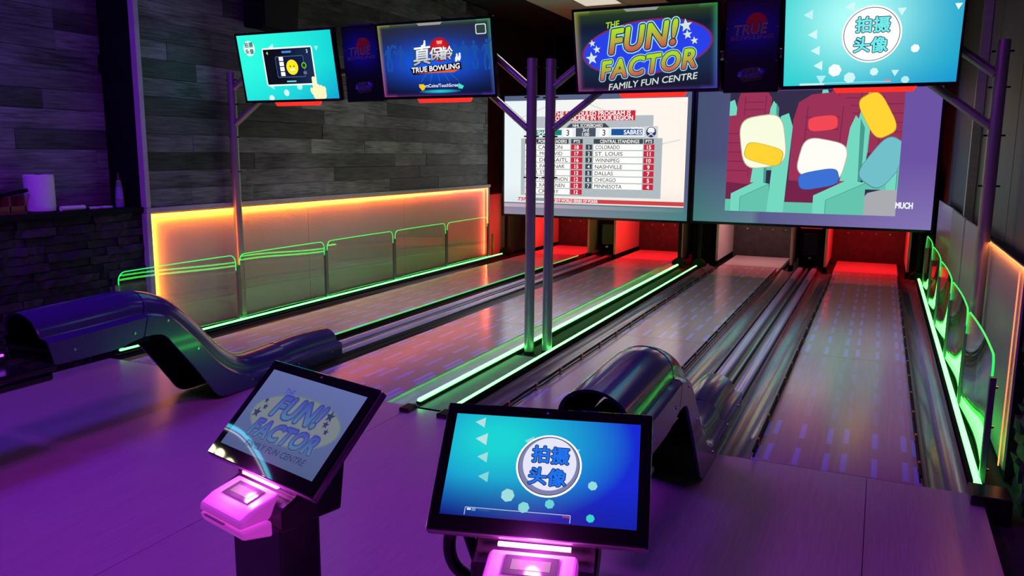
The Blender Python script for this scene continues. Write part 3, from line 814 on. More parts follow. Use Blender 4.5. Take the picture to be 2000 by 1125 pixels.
def draw_tablet(p, W, H):
    k = 0.95
    teal_bg(p, W, H, k, 0.35)
    hex_tri(p, W, H, [('t', -0.14, 0.30, 0.03, .35), ('t', -0.22, -0.1, 0.03, .3), ('t', -.2, -.28, .03, .3), ('h', -0.05, -0.39, 0.03, .5), ('h', .1, -.3, .03, .35), ('h', -.22, -.47, .03, .5), ('d', .33, .25, .02, .3)], k)
    p.ellipse(-0.38 * W, 0.30 * H, 0.062 * W, 0.115 * H, lin((205, 215, 210)), 2)
    for t, a, b in (('拍', -.405, .355), ('摄', -.355, .355), ('头', -.405, .255), ('像', -.355, .255)):
        p.text(t, a * W, b * H, 0.075 * H, lin((40, 110, 110)), 3, 0.04)
    x0, x1, y0, y1 = -0.235 * W, 0.275 * W, -0.26 * H, 0.27 * H
    p.rrect(x0 - .012, x1 + .012, y0 - .012, y1 + .012, .02, lin((235, 250, 245)), 2)
    p.grad(x0, x1, y0, y1, lambda a, b: mixc((0.002, 0.003, 0.006), (0.01, 0.03, 0.10), max(0, a - .4)), 10, 8, 3)
    p.rrect(x0 + .12 * W, x1 - .09 * W, y0 + .10 * H, y1 - .11 * H, .015, lin((60, 90, 130)), 4)
    p.rrect(x0 + .125 * W, x1 - .095 * W, y0 + .11 * H, y1 - .12 * H, .014, lin((10, 22, 50)), 5)
    for q in range(4): p.rect(x0 + .16 * W, x0 + .205 * W, y0 + (.125 + .075 * q) * H, y0 + (.185 + .075 * q) * H, lin((235, 240, 225)), 6)
    p.ellipse(x0 + .29 * W, y0 + .25 * H, .062 * W, .112 * H, lin((250, 205, 20)), 6)
    p.ellipse(x0 + .27 * W, y0 + .265 * H, .007 * W, .012 * H, lin((60, 40, 0)), 7); p.ellipse(x0 + .31 * W, y0 + .265 * H, .007 * W, .012 * H, lin((60, 40, 0)), 7)
    p.rrect(x0 + .262 * W, x0 + .318 * W, y0 + .205 * H, y0 + .228 * H, .006, lin((255, 250, 225)), 7)
    p.ellipse(x0 + .415 * W, y0 + .27 * H, .025 * W, .045 * H, lin((120, 190, 40)), 6); p.ellipse(x0 + .415 * W, y0 + .27 * H, .018 * W, .033 * H, lin((20, 50, 30)), 7)
    p.rect(x0 + .40 * W, x0 + .435 * W, y0 + .14 * H, y0 + .18 * H, lin((110, 90, 110)), 6)
    p.poly([(x0 + .03 * W, y1 - .055 * H), (x0 + .05 * W, y1 - .03 * H), (x0 + .05 * W, y1 - .08 * H)], lin((150, 210, 40)), 5)
    p.text('3', x1 - .045 * W, y1 - .055 * H, .05 * H, lin((170, 220, 210)), 5, 0.02)
    p.rect(x0 + .20 * W, x0 + .30 * W, y1 - .065 * H, y1 - .035 * H, lin((60, 120, 190)), 5)
    p.rect(x0 + .21 * W, x0 + .31 * W, y0 + .03 * H, y0 + .05 * H, lin((90, 190, 190)), 5)
    # pointing hand symbol
    hc = lin((245, 214, 165))
    p.rrect(.24 * W, .275 * W, -.40 * H, -.16 * H, .014, hc, 6)
    p.rrect(.235 * W, .37 * W, -.50 * H, -.32 * H, .03, hc, 6)
    for q, a in enumerate((.29, .322, .352)): p.ellipse(a * W, (-.315 - .02 * q) * H, .02 * W, .045 * H, hc, 6)
    p.ellipse(.232 * W, -.38 * H, .018 * W, .06 * H, hc, 6, rot=.4)

def bowler(p, u, v, h, c, lay, flip=1, arm=1.0):
    f = flip
    p.ellipse(u + .02 * h * f, v + .43 * h, .06 * h, .075 * h, c, lay, 12)
    p.poly([(u - .09 * h, v + .34 * h), (u + .10 * h, v + .34 * h), (u + .08 * h, v), (u - .08 * h, v)], c, lay)
    p.line([(u - .04 * h, v + .02 * h), (u - .10 * h * f, v - .25 * h), (u - .06 * h * f, v - .5 * h)], .085 * h, c, lay)
    p.line([(u + .04 * h, v + .02 * h), (u + .12 * h * f, v - .22 * h), (u + .05 * h * f, v - .5 * h)], .085 * h, c, lay)
    p.line([(u + .08 * h * f, v + .31 * h), (u + .22 * h * f, v + (.31 - .2 * arm) * h), (u + .3 * h * f, v + (.31 - .1 * arm) * h)], .06 * h, c, lay)
    p.line([(u - .08 * h * f, v + .31 * h), (u - .18 * h * f, v + .1 * h)], .06 * h, c, lay)
    p.ellipse(u + .33 * h * f, v + (.33 - .1 * arm) * h, .065 * h, .065 * h, c, lay, 14)

def game_frame(p, W, H):
    def fn(a, b):
        d = math.exp(-(((a - .5) / .42) ** 2) - (((b - .47) / .26) ** 2))
        base = mixc(lin((6, 8, 22)), lin((36, 40, 48)), b)
        c = mixc(base, lin((16, 88, 235)), d)
        e = min(a, 1 - a, b, 1 - b)
        if e < .035:
            q = (1 - e / .035) * .22 * (1.6 if (a < .12 or a > .88) else .7)
            ec = mixc(mixc(lin((230, 80, 190)), lin((90, 90, 235)), a), mixc(lin((200, 210, 60)), lin((80, 220, 130)), a), b)
            c = mixc(c, ec, q)
        return c
    p.grad(-W / 2, W / 2, -H / 2, H / 2, fn, 56, 36)
    p.poly([(-.14 * W, .5 * H), (.09 * W, .5 * H), (.07 * W, .465 * H), (-.12 * W, .465 * H)], lin((150, 150, 140)), 1)

def true_logo(p, cu, cv, s, k=1.0, lay=3):
    p.ellipse(cu + .16 * s, cv + .20 * s, .30 * s, .30 * s, scl(lin((225, 40, 38)), k), lay, edge=scl(lin((170, 16, 22)), k))
    p.poly([(cu + .08 * s, cv + .42 * s), (cu + .26 * s, cv + .42 * s), (cu + .23 * s, cv + .34 * s), (cu + .10 * s, cv + .34 * s)], scl(lin((240, 150, 140)), k), lay + 1)

def draw_true(p, W, H):
    game_frame(p, W, H)
    for u, h, f, a in ((-.42, .27, 1, -1), (-.30, .25, -1, .8), (-.19, .24, -1, 1.2), (.17, .24, 1, .8), (.26, .28, -1, .6), (.35, .28, -1, .9), (.45, .30, 1, -1)):
        bowler(p, u * W, .04 * H, h * W * .75, lin((22, 76, 160)), 1, f, a)
    for a in (-.12, -.05, .02, .09, .16):
        p.line([(a * W * .5, -.12 * H), (a * W * 1.2, -.30 * H)], .0035, lin((40, 120, 160)), 1)
    p.ellipse(0, -.13 * H, .2 * W, .04 * H, lin((24, 150, 170)), 1, edge=lin((14, 62, 170)))
    true_logo(p, 0, .02 * H, .55 * H, 1.0, 2)
    for i, (t, u, s, v) in enumerate((('真', -.115, .26, .045), ('保', .01, .17, .055), ('齡', .105, .18, .055))):
        p.text(t, u * W, (v + .02) * H, s * H, lin((30, 40, 70)), 5, .06, 0.15, 0.06, wscale=1.1)
        p.text(t, u * W, (v + .025) * H, s * H, lin((240, 244, 246)), 6, .018, 0.15, 0.06, wscale=1.1, grad=(lin((160, 170, 180)), lin((250, 252, 252))))
    for u, v in ((-.085, .20), (.19, .0), (.215, .01)):
        p.ellipse(u * W, v * H, .012 * W, .045 * H, lin((235, 238, 240)), 7, 14, rot=-.3); p.ellipse(u * W + .006 * W, v * H + .05 * H, .008 * W, .02 * H, lin((235, 238, 240)), 7, 12)
    p.poly([(-.235 * W, -.105 * H), (.225 * W, -.045 * H), (.23 * W, -.145 * H), (-.21 * W, -.20 * H)], lin((20, 16, 30)), 4)
    p.poly([(-.19 * W, -.18 * H), (.21 * W, -.14 * H), (.16 * W, -.18 * H)], lin((225, 90, 40)), 5)
    p.text('TRUE BOWLING', -.002 * W, -.115 * H, .068 * H, lin((244, 246, 248)), 6, .03, .1, 0.05, width=.43 * W)
    p.text('InsertCoins/TouchScreen', .02 * W, -.355 * H, .045 * H, lin((240, 244, 244)), 4, .012, 0, 0.0, width=.36 * W)
    p.poly([(-.165 * W, -.33 * H), (-.12 * W, -.33 * H), (-.115 * W, -.40 * H), (-.14 * W, -.42 * H), (-.165 * W, -.37 * H)], lin((245, 195, 20)), 5)
    p.poly([(.19 * W, -.33 * H), (.235 * W, -.37 * H), (.22 * W, -.41 * H), (.185 * W, -.40 * H)], lin((60, 220, 190)), 5)
    p.ellipse(.02 * W, -.435 * H, .19 * W, .03 * H, lin((40, 210, 225)), 2, edge=lin((10, 60, 100)))
    p.rrect(.37 * W, .46 * W, .305 * H, .44 * H, .012, lin((200, 215, 205)), 4); p.rrect(.378 * W, .452 * W, .318 * H, .427 * H, .009, lin((42, 62, 58)), 5)

LOGO = dict(rim=lin((120, 40, 90)), oval=lin((38, 62, 225)), hi=lin((165, 215, 40)), lo=lin((185, 70, 75)), halo=lin((150, 215, 232)), dark=lin((14, 40, 70)), sub=lin((200, 212, 205)), star=lin((205, 225, 210)))
def draw_fun(p, W, H):
    def fn(a, b):
        d = math.exp(-(((b - .45) / .3) ** 2))
        c = mixc(lin((14, 14, 26)), lin((24, 46, 78)), d)
        if b > .8: c = mixc(c, lin((40, 62, 34)), (b - .8) / .2)
        e = min(a, 1 - a, b, 1 - b)
        if e < .04:
            ec = mixc(mixc(lin((190, 80, 170)), lin((90, 90, 235)), a), mixc(lin((190, 200, 60)), lin((60, 190, 90)), a), b)
            c = mixc(c, ec, (1 - e / .04) * .25 * (1.6 if (a < .12 or a > .88) else .7))
        return c
    p.grad(-W / 2, W / 2, -H / 2, H / 2, fn, 56, 36)
    p.poly([(-.14 * W, .5 * H), (.11 * W, .5 * H), (.09 * W, .465 * H), (-.12 * W, .465 * H)], lin((140, 145, 135)), 1)
    fun_logo(p, .0, -.01 * H, .92 * W, LOGO, 1, rot=.10)

def draw_photo_tv(p, W, H):
    k = 1.0
    def fn(a, b):
        d = math.exp(-(((a - .42) / .33) ** 2) - (((b - .72) / .5) ** 2))
        c = mixc(lin((18, 160, 200)), lin((30, 205, 205)), 1 - a)
        c = mixc(c, lin((20, 130, 205)), max(0, (.25 - b) * 2) * a)
        return mixc(c, lin((176, 252, 246)), d * .95)
    p.grad(-W / 2, W / 2, -H / 2, H / 2, fn, 48, 30)
    hex_tri(p, W, H, [('t', -.36, .30, .03, .5), ('t', -.33, .08, .03, .6), ('t', -.31, -.1, .03, .6), ('t', -.29, -.27, .03, .6), ('t', -.12, .36, .03, .6), ('d', .17, .28, .025, .6), ('d', .16, -.38, .022, .5),
                      ('h', -.19, -.33, .04, .9), ('h', -.1, -.42, .035, .55), ('h', .26, -.12, .025, .85), ('h', .22, -.46, .024, .4), ('d', -.27, -.43, .03, .4), ('d', .47, .3, .02, .8), ('h', .04, -.36, .025, .6)], k)
    photo_badge(p, .01 * W, .0 * H + .03, .30 * H, (1, 1, 1), lin((110, 226, 226)), (0.95, 0.98, 0.98), k)
    p.rect(-.40 * W, .14 * W, -.475 * H, -.47 * H, lin((190, 240, 235)), 3); p.rect(-.40 * W, -.25 * W, -.495 * H, -.478 * H, lin((200, 235, 235)), 3); p.rect(.10 * W, .14 * W, -.468 * H, -.452 * H, lin((225, 120, 120)), 3)

ZT, YT = 2.342, 5.75
TW, TH = 1.06, 0.605
tv(-4.808, YT, ZT, TW, TH, 0.19, 'overhead television showing a tablet and pointing hand on teal', draw_tablet, 'picB')
tv(-3.318, YT, ZT, TW, TH, 0.17, 'overhead television showing the bowling title with red ball', draw_true)
tv(-1.605, YT, ZT, TW, TH, 0.24, 'overhead television showing the yellow-green family fun logo', draw_fun)
tv(-0.138, YT, ZT - .003, TW, TH, 0.28, 'overhead television showing four large characters in a white disc', draw_photo_tv)

def draw_banner(p, W, H):
    def fn(a, b):
        d = math.exp(-(((a - .5) / .5) ** 2) - (((b - .68) / .2) ** 2))
        return mixc(lin((8, 8, 20)), lin((30, 52, 190)), d)
    p.grad(-W / 2, W / 2, -H / 2, H / 2, fn, 16, 30)
    p.ellipse(.08 * W, .245 * H, .2 * W, .2 * W, lin((205, 40, 40)), 1)
    p.text('TRUE', -.02 * W, .185 * H, .11 * H, lin((20, 24, 60)), 2, .09, .2, .05, width=.62 * W)
    p.text('TRUE', -.02 * W, .185 * H, .11 * H, lin((215, 215, 225)), 3, .045, .2, .05, width=.62 * W)
    p.text('BOWLING', .0, .095 * H, .042 * H, lin((200, 190, 200)), 3, .02, .1, .03, width=.80 * W)
    fun_logo(p, 0, -.31 * H, .52 * W, {k: tuple(v * .8 for v in c) for k, c in LOGO.items()}, 1)
for cx, lab in ((-4.055, 'dark logo board hanging between the two left televisions'), (-0.872, 'dark logo board hanging between the two right televisions')):
    t = thing('logo_board', lab, 'sign', (cx, 5.80, 2.338), 'overhead logo boards', rot=(0.12, 0, 0))
    MB().box(-0.185, 0.185, 0.0, 0.06, -0.31, 0.31).build('board', 'blackgloss', t, bevel=0.006)
    p = Pic(0.0006); draw_banner(p, 0.35, 0.59); o = p.build('printed_face', 'print', t); o.location = (0, -0.001, 0)
    MB().box(-0.12, 0.12, 0.0, 0.05, 0.312, 0.325).build('top_cap', 'hood', t)
    sm = MB().tube([(0, 0, 0), (0, -0.004, 0)], 0.006, 8).mesh('screw', 'chrome')
    for a in (-.165, .165):
        for b in (-.1, .12):
            q = link('screw', sm, t); q.location = (a, 0.0, b)
# cross beams carrying the screens
for x0, x1, lab in ((-5.0, -2.95, 'dark cross beam behind the two left televisions'), (-1.95, 0.05, 'dark cross beam behind the two right televisions')):
    t = thing('cross_beam', lab, 'beam', (0, 5.945, 0), 'screen cross beams')
    MB().tube([(x0, 0, 2.30), (x1, 0, 2.30)], 0.032, 12).build('tube', 'pole', t, smooth=True)
    for q in (x0, x1): MB().lathe([(.036, -.012), (.036, .012)], 12, (q, 0, 2.30)).build('end_cap', 'black', t)

# ================================================================== PROJECTION SCREENS
def draw_scores(p, W, H):
    # u from -W/2 .. W/2 ; canvas = whole white cloth
    def bg(a, b):
        c = mixc(lin((225, 238, 240)), lin((255, 238, 228)), a)
        return mixc(c, lin((190, 196, 200)), max(0, .18 - b) * 2.0)
    p.grad(-W / 2, W / 2, -H / 2, H / 2, lambda a, b: mixc(mixc(lin((150, 135, 160)), lin((70, 128, 128)), a), lin((86, 96, 128)), min(1, max(0, (b - .02) * 6))), 30, 20)
    t = H / 2 - .075; bt = -H / 2 + .19
    p.grad(-W / 2, W / 2 - .06, bt, t, bg, 24, 16, 1)
    p.grad(-W / 2, W / 2 - .06, bt - .075, bt - .02, lambda a, b: mixc(lin((190, 170, 185)), lin((84, 128, 132)), a), 12, 2, 1)
    u0, v0 = -W / 2, bt
    CW, CH = W - .06, t - bt
    def X(a): return u0 + a * CW
    def Y(b): return v0 + b * CH
    def R(a0, a1, b0, b1, c, l): p.rect(X(a0), X(a1), Y(b0), Y(b1), c, l)
    grey = lin((186, 194, 198)); dk = lin((62, 68, 76)); red = lin((196, 40, 62)); whi = lin((250, 248, 244))
    for q in (([.05, .80], [.30, .98]), ([.45, .98], [.62, .86]), ([.80, .55], [.97, .62])): p.line([(X(q[0][0]), Y(q[0][1])), (X(q[1][0]), Y(q[1][1]))], .02, lin((216, 218, 216)), 2)
    R(.17, .83, .60, .845, lin((176, 184, 190)), 2); R(.10, .88, .075, .635, lin((172, 182, 186)), 3)
    R(.27, .735, .80, .892, red, 4)
    p.text('THE SCHEDULED PROGRAM IS', X(.50), Y(.868), .062, whi, 5, .03, width=.42 * CW)
    p.text('NOT AVAILABLE IN YOUR REGION', X(.50), Y(.824), .062, whi, 5, .03, width=.445 * CW)
    p.poly([(X(.36), Y(.735)), (X(.60), Y(.735)), (X(.575), Y(.775)), (X(.385), Y(.775))], dk, 5)
    p.text('NHL SCOREBOARD', X(.48), Y(.755), .045, whi, 6, .02, width=.165 * CW)
    R(.11, .79, .645, .735, lin((226, 230, 232)), 4)
    R(.14, .335, .665, .715, lin((18, 128, 118)), 5); R(.61, .775, .662, .722, lin((28, 84, 150)), 5)
    p.text('SHARKS', X(.245), Y(.69), .06, whi, 6, .03, width=.10 * CW); p.text('SABRES', X(.725), Y(.69), .062, whi, 6, .03, width=.095 * CW); p.text('BUFFALO', X(.745), Y(.728), .03, whi, 6, .02, width=.055 * CW)
    R(.345, .395, .65, .725, whi, 5); R(.545, .595, .65, .725, whi, 5)
    p.text('3', X(.37), Y(.687), .085, dk, 6, .02); p.text('3', X(.57), Y(.687), .085, dk, 6, .02)
    R(.415, .525, .65, .732, lin((70, 80, 96)), 5); p.text('3rd', X(.47), Y(.712), .05, whi, 6, .02); p.text('1:00', X(.47), Y(.672), .05, whi, 6, .02)
    R(.785, .855, .635, .745, lin((205, 205, 200)), 5)
    p.ellipse(X(.82), Y(.69), .075, .075, lin((30, 52, 110)), 6); p.ellipse(X(.82), Y(.71), .05, .035, lin((235, 238, 240)), 7)
    p.line([(X(.805), Y(.655)), (X(.84), Y(.70))], .012, lin((225, 225, 225)), 8); p.line([(X(.835), Y(.655)), (X(.80), Y(.70))], .012, lin((225, 225, 225)), 8)
    R(.125, .375, .583, .628, dk, 5); R(.39, .455, .583, .628, dk, 5); R(.515, .78, .583, .628, dk, 5); R(.785, .835, .583, .628, dk, 5)
    p.text('NHL POINTS LEADERS', X(.26), Y(.605), .048, whi, 6, .02, width=.21 * CW); p.text('PTS', X(.422), Y(.605), .045, whi, 6, .02)
    p.text('CENTRAL STANDINGS', X(.655), Y(.605), .048, whi, 6, .02, width=.21 * CW); p.text('PTS', X(.81), Y(.605), .045, whi, 6, .02)
    L1 = [('J. CARLSON', 18), ('C. MCDAVID', 17), ('L. DRAISAITL', 16), ('D. PASTRNAK', 15), ('M. STONE', 13), ('N. MACKINNON', 12), ('M. RANTANEN', 12), ('S. CROSBY', 12)]
    L2 = [('COLORADO', 15), ('ST. LOUIS', 11), ('WINNIPEG', 10), ('NASHVILLE', 9), ('DALLAS', 7), ('CHICAGO', 5), ('MINNESOTA', 4)]
    for i, (n, s) in enumerate(L1):
        b = .577 - .0618 * i
        R(.125, .385, b - .052, b, whi, 5); R(.39, .455, b - .052, b, red, 5)
        p.text(n, X(.175), Y(b - .027), .055, lin((70, 66, 66)), 6, .012, align='L', width=.0165 * len(n) * CW); p.text(str(s), X(.422), Y(b - .027), .055, whi, 6, .03)
    for i, (n, s) in enumerate(L2):
        b = .577 - .0618 * i
        R(.472, .508, b - .05, b - .002, dk, 5); R(.515, .78, b - .052, b, whi, 5); R(.785, .84, b - .052, b, red, 5)
        p.text(str(i + 1), X(.49), Y(b - .027), .05, whi, 6, .02)
        p.text(n, X(.525), Y(b - .027), .055, lin((70, 66, 66)), 6, .012, align='L', width=.0165 * len(n) * CW); p.text(str(s), X(.812), Y(b - .027), .055, whi, 6, .03)
    p.text('TSN', X(.115), Y(.035), .05, red, 5, .05, .3, width=.06 * CW)
    R(.185, .27, .02, .05, lin((140, 148, 150)), 4)
    R(.29, 1.0, .012, .05, lin((200, 66, 70)), 4); p.text('2019 WORLD SERIES OF POKER', X(.30), Y(.031), .042, whi, 5, .03, align='L', width=.245 * CW)

def draw_seats(p, W, H):
    def bg(a, b):
        c = mixc(lin((66, 78, 110)), lin((104, 80, 158)), min(1, a * 1.15))
        if b < .5: c = mixc(c, mixc(lin((62, 138, 122)), lin((150, 140, 190)), min(1, a * 1.3)), (.5 - b) * (1.3 if a < .3 else .9 * a))
        return c
    p.grad(-W / 2, W / 2, -H / 2, H / 2, bg, 30, 20)
    # film still: rows of plain teal theatre seats with maroon backs (no figures)
    u0, u1, v0, v1 = -1.09, 1.105, -.745, .90
    old = p.clip; p.clip = (u0, u1, v0, v1)
    teal, teal2, teal3, mar, mar2 = lin((112, 210, 186)), lin((98, 190, 168)), lin((70, 150, 136)), lin((150, 48, 84)), lin((112, 34, 72))
    p.rect(u0, u1, v0, v1, lin((50, 44, 72)), 1)
    p.poly([(.55, v0), (u1, v0), (u1, -.35), (.75, -.45)], lin((165, 165, 172)), 2)
    def seat(x, y, s, l):
        def q(a, b): return (x + a * s, y + b * s)
        p.poly([q(-.36, -.4), q(.34, -.4), q(.40, .62), q(.30, .80), q(.10, .86), q(-.12, .84), q(-.28, .74), q(-.34, .5)], mar, l)
        for k in range(5): p.line([q(-.18, -.1 + .16 * k), q(.24, -.1 + .16 * k)], .010, mar2, l + 1)
        p.line([q(-.2, -.2), q(-.16, .68)], .010, mar2, l + 1); p.line([q(.25, -.2), q(.28, .68)], .010, mar2, l + 1)
        p.poly([q(-.62, -.75), q(-.40, -.75), q(-.34, .42), q(-.40, .60), q(-.50, .56), q(-.56, .2)], teal, l + 2)
        p.poly([q(.30, -.30), q(.56, -.30), q(.52, .46), q(.44, .56), q(.38, .40)], teal, l + 2)
        p.poly([q(.52, -.30), q(.56, -.30), q(.56, .4), q(.50, .52)], teal3, l + 3)
        p.poly([q(-.40, -.62), q(.18, -.62), q(.36, -.34), q(-.36, -.30)], mar2, l + 1)
        p.poly([q(-.40, -.95), q(.20, -.95), q(.20, -.60), q(-.40, -.60)], teal2, l + 2)
        p.poly([q(.14, -.95), q(.62, -.95), q(.62, -.32), q(.14, -.55)], teal2, l + 4)
        p.poly([q(-.02, -.50), q(.14, -.56), q(.62, -.32), q(.40, -.28)], teal, l + 5)
        p.poly([q(-.02, -.95), q(.14, -.95), q(.14, -.56), q(-.02, -.50)], teal, l + 5)
        p.line([q(.14, -.95), q(.14, -.56), q(.62, -.32)], .008, teal3, l + 6)
    seat(-.78, .42, .62, 2); seat(.42, .55, .62, 2); seat(.98, .30, .74, 8); seat(-1.0, -.10, .80, 9); seat(.10, .0, 1.0, 15)
    def cush(x, y, a, b, c, rot, l):
        def sup(k):
            pts = []
            for q in range(32):
                t = 2 * PI * q / 32; cx, cy = math.cos(t), math.sin(t)
                u, v = a * k * math.copysign(abs(cx) ** .55, cx), b * k * math.copysign(abs(cy) ** .55, cy)
                pts.append((x + u * math.cos(rot) - v * math.sin(rot), y + u * math.sin(rot) + v * math.cos(rot)))
            return pts
        p.poly(sup(1.0), scl(c, .5), l); p.poly(sup(.965), c, l + 1)
    cush(-.62, .22, .30, .36, lin((240, 246, 216)), .15, 27); cush(-.60, .05, .26, .13, lin((250, 205, 50)), -.25, 29)
    cush(.16, -.02, .30, .27, lin((246, 246, 238)), -.2, 27); cush(.13, -.28, .26, .12, lin((58, 110, 205)), .2, 29); cush(.14, .46, .19, .10, lin((236, 70, 84)), .1, 27)
    cush(.80, .56, .16, .30, lin((250, 205, 50)), .5, 27); cush(.92, -.05, .20, .34, lin((110, 186, 196)), -.6, 27)
    p.clip = old
    p.text('MUCH', 1.20, -.60, .075, lin((232, 236, 240)), 33, .05, 0, width=.20)

def proj_screen(x0, x1, z0, z1, y, label, draw, posts):
    cx, cz = (x0 + x1) / 2, (z0 + z1) / 2; W, H = x1 - x0, z1 - z0; b = .035
    t = thing('projection_screen', label, 'projection screen', (cx, y, cz), 'projection screens')
    MB().box(-W / 2, W / 2, 0.004, 0.04, -H / 2, H / 2).build('backing', 'black', t)
    for (a, c, d, e) in ((-W / 2, W / 2, H / 2 - b, H / 2), (-W / 2, W / 2, -H / 2, -H / 2 + b), (-W / 2, -W / 2 + b, -H / 2 + b, H / 2 - b), (W / 2 - b, W / 2, -H / 2 + b, H / 2 - b)):
        MB().box(a, c, -0.03, 0.003, d, e).build('frame_bar', 'blackgloss', t, bevel=0.003)
    p = Pic(0.0008); draw(p, W - 2 * b, H - 2 * b); p.build('screen_picture', 'picS', t)
    for px in posts:
        MB().box(px - cx - .022, px - cx + .022, -.02, .02, -cz, -H / 2).build('post', 'black', t)
        MB().prof([(px - cx - .1, -cz + .0135), (px - cx + .1, -cz + .0135), (px - cx + .09, -cz + .07), (px - cx + .03, -cz + .12), (px - cx - .03, -cz + .12), (px - cx - .09, -cz + .07)], 'y', -.06, .06).build('foot', 'black', t, bevel=0.006)
    return t
proj_screen(-5.505, -2.495, 0.625, 2.53, 11.65, 'white projection screen showing a hockey scoreboard', draw_scores, (-5.43, -2.62))
proj_screen(-2.478, 0.66, 0.635, 2.52, 11.65, 'projection screen showing a bright picture of theatre seats', draw_seats, (-2.33, 0.52))

# ================================================================== PIN PITS
for i, (a, b) in enumerate(LANES):
    c = (a + b) / 2
    t = thing('pit_cushion', ['dark pit cushion at the end of the leftmost lane', 'dark pit cushion at the end of the second-from-left lane', 'grey-lit pit cushion at the end of the third-from-left lane', 'dark pit cushion at the end of the rightmost lane'][i], 'pit cushion', (c, 13.62, 0), 'pit cushions')
    MB().box(-.53, .53, 0, .06, -.08, 1.5).build('cushion', 'curtain', t, bevel=.01)
    sm = MB().tube([(0, 0, 0), (0, -.008, 0)], .014, 8).mesh('stud', 'chrome')
    for x in (-.3, -.1, .1, .3):
        o = link('stud', sm, t); o.location = (x, 0, .42)
    for s, lab in ((-1, 'left'), (1, 'right')):
        x = c + s * .535
        o = plate(-.018, .018, 12.23, 13.60, .03, 1.35).build('kickback_panel', 'whitep', bevel=.003)
        o.location = (x, 0, 0); tag(o, 'white %s side panel of the pin pit on the %s lane' % (lab, ORD[i]), 'side panel', 'pit side panels')
        o = MB().box(-.03, .03, 12.20, 12.30, -.08, .028).build('panel_foot', 'black', o)
    # lamp over the pin deck
    red = i != 2
    t = thing('deck_lamp', ['red lamp bar above the leftmost pin deck', 'red lamp bar above the second-from-left pin deck', 'pale lamp bar above the third-from-left pin deck', 'red lamp bar above the rightmost pin deck'][i], 'lamp', (c, 12.30, 1.22), 'pin deck lamps')
    MB().box(-.517, .517, -.03, .03, 0, .04).build('housing', 'black', t)
    MB().box(-.38, .38, -.02, .02, -.012, -.001).build('diffuser', 'redlamp' if red else 'pinklamp', t)
    lamp('deck_light', 'AREA', (0, .03, -.02), RED_POWER * (1.0 if red else .42), (1.0, .012, .02) if red else (1.0, .40, .40), t, .74, .04, rot=(.25, 0, 0))
for x, lab in ((-4.015, 'black machine cabinet between the two leftmost pin pits'), (-0.8825, 'black machine cabinet between the two rightmost pin pits')):
    t = thing('pin_machine', lab, 'machine', (x, 12.55, 0), 'pin machines')
    MB().box(-.15, .15, 0, .95, -.08, 1.4).build('cabinet', 'black', t, bevel=.01)
    MB().box(-.10, .10, -.01, 0, .15, .48).build('door', 'blackgloss', t, bevel=.003)
    MB().tube([(-.15, -.03, .57), (.15, -.03, .57)], .012, 8).build('top_rail', 'redlamp', t, smooth=True)
    MB().box(-.02, .02, -.03, 0, .10, .13).build('latch', 'chrome', t)
tag(plate(-2.62, -2.32, 12.5, 13.5, -.08, 1.4).build('machine_cabinet', 'black', bevel=.01), 'black cabinet between the two middle pin pits', 'machine')
tag(plate(-.02, .02, -.012, .012, 0, .42).build('wood_offcut', 'orangewood', bevel=.002), 'short orange-brown wooden board standing by the left screen foot', 'board').location = (-5.60, 11.50, -.079)

# ================================================================== BALL RETURNS
def interp(pts, s):
    f = s * (len(pts) - 1); i = min(int(f), len(pts) - 2); t = f - i
    p0 = pts[max(i - 1, 0)]; p1 = pts[i]; p2 = pts[i + 1]; p3 = pts[min(i + 2, len(pts) - 1)]
    def cr(a, b, c, d): return 0.5 * ((2 * b) + (c - a) * t + (2 * a - 5 * b + 4 * c - d) * t * t + (3 * b - a - 3 * c + d) * t ** 3)
    return tuple(cr(p0[k], p1[k], p2[k], p3[k]) for k in (0, 1))
TOP = [(2.62, .775), (2.90, .785), (3.08, .792), (3.22, .792), (3.36, .772), (3.50, .722), (3.62, .645), (3.73, .545), (3.83, .435), (3.93, .335), (4.05, .25), (4.18, .205), (4.34, .195), (4.52, .20)]
BOT = [(2.68, .50), (2.92, .50), (3.07, .505), (3.17, .525), (3.27, .535), (3.38, .515), (3.46, .43), (3.54, .335), (3.62, .235), (3.70, .13), (3.80, .02), (3.98, .004), (4.22, .004), (4.50, .004)]
def section(T, B, hw, r, ins=0.0):
    d = math.hypot(B[0] - T[0], B[1] - T[1]); ey, ez = (B[0] - T[0]) / d, (B[1] - T[1]) / d
    prof = []
    n = 9; k = min(1.0, d / .28)
    for i in range(n + 1):
        a = PI / 2 * i / n
        prof.append(((r - ins) * math.sin(a), ins + (.125 * k) * (1 - math.cos(a)) ))
    prof += [(r + .004 - ins, .135 * k), (hw - .012 - ins, .142 * k + ins * .5), (hw - ins, .155 * k + ins * .5), (hw - ins, d)]
    full = [(-x, t) for x, t in reversed(prof[1:])] + prof
    return [(x, T[0] + ey * t, T[1] + ez * t) for x, t in full]
def shell(sts, hw, r):
    """sweep of the hood section, outer skin plus inner skin joined along the rims"""
    outs = [section(T, B, hw, r) for T, B in sts]; ins = [section(T, B, hw, r, .012) for T, B in sts]
    mo, mi = MB(), MB()
    m = len(outs[0])
    for mb, rows in ((mo, outs), (mi, ins)):
        vs = [q for row in rows for q in row]
        fs = [(i * m + k, i * m + k + 1, (i + 1) * m + k + 1, (i + 1) * m + k) for i in range(len(rows) - 1) for k in range(m - 1)]
        mb.add(vs, fs)
    # rims
    rim = MB()
    for r0 in (0, len(outs) - 1):
        vs = outs[r0] + ins[r0]; mo.add(vs, [(k, k + 1, m + k + 1, m + k) for k in range(m - 1)])
    for k in (0, m - 1):
        n = len(outs); mo.add([o[k] for o in outs] + [o[k] for o in ins], [(i, i + 1, n + i + 1, n + i) for i in range(n - 1)])
    return mo, mi
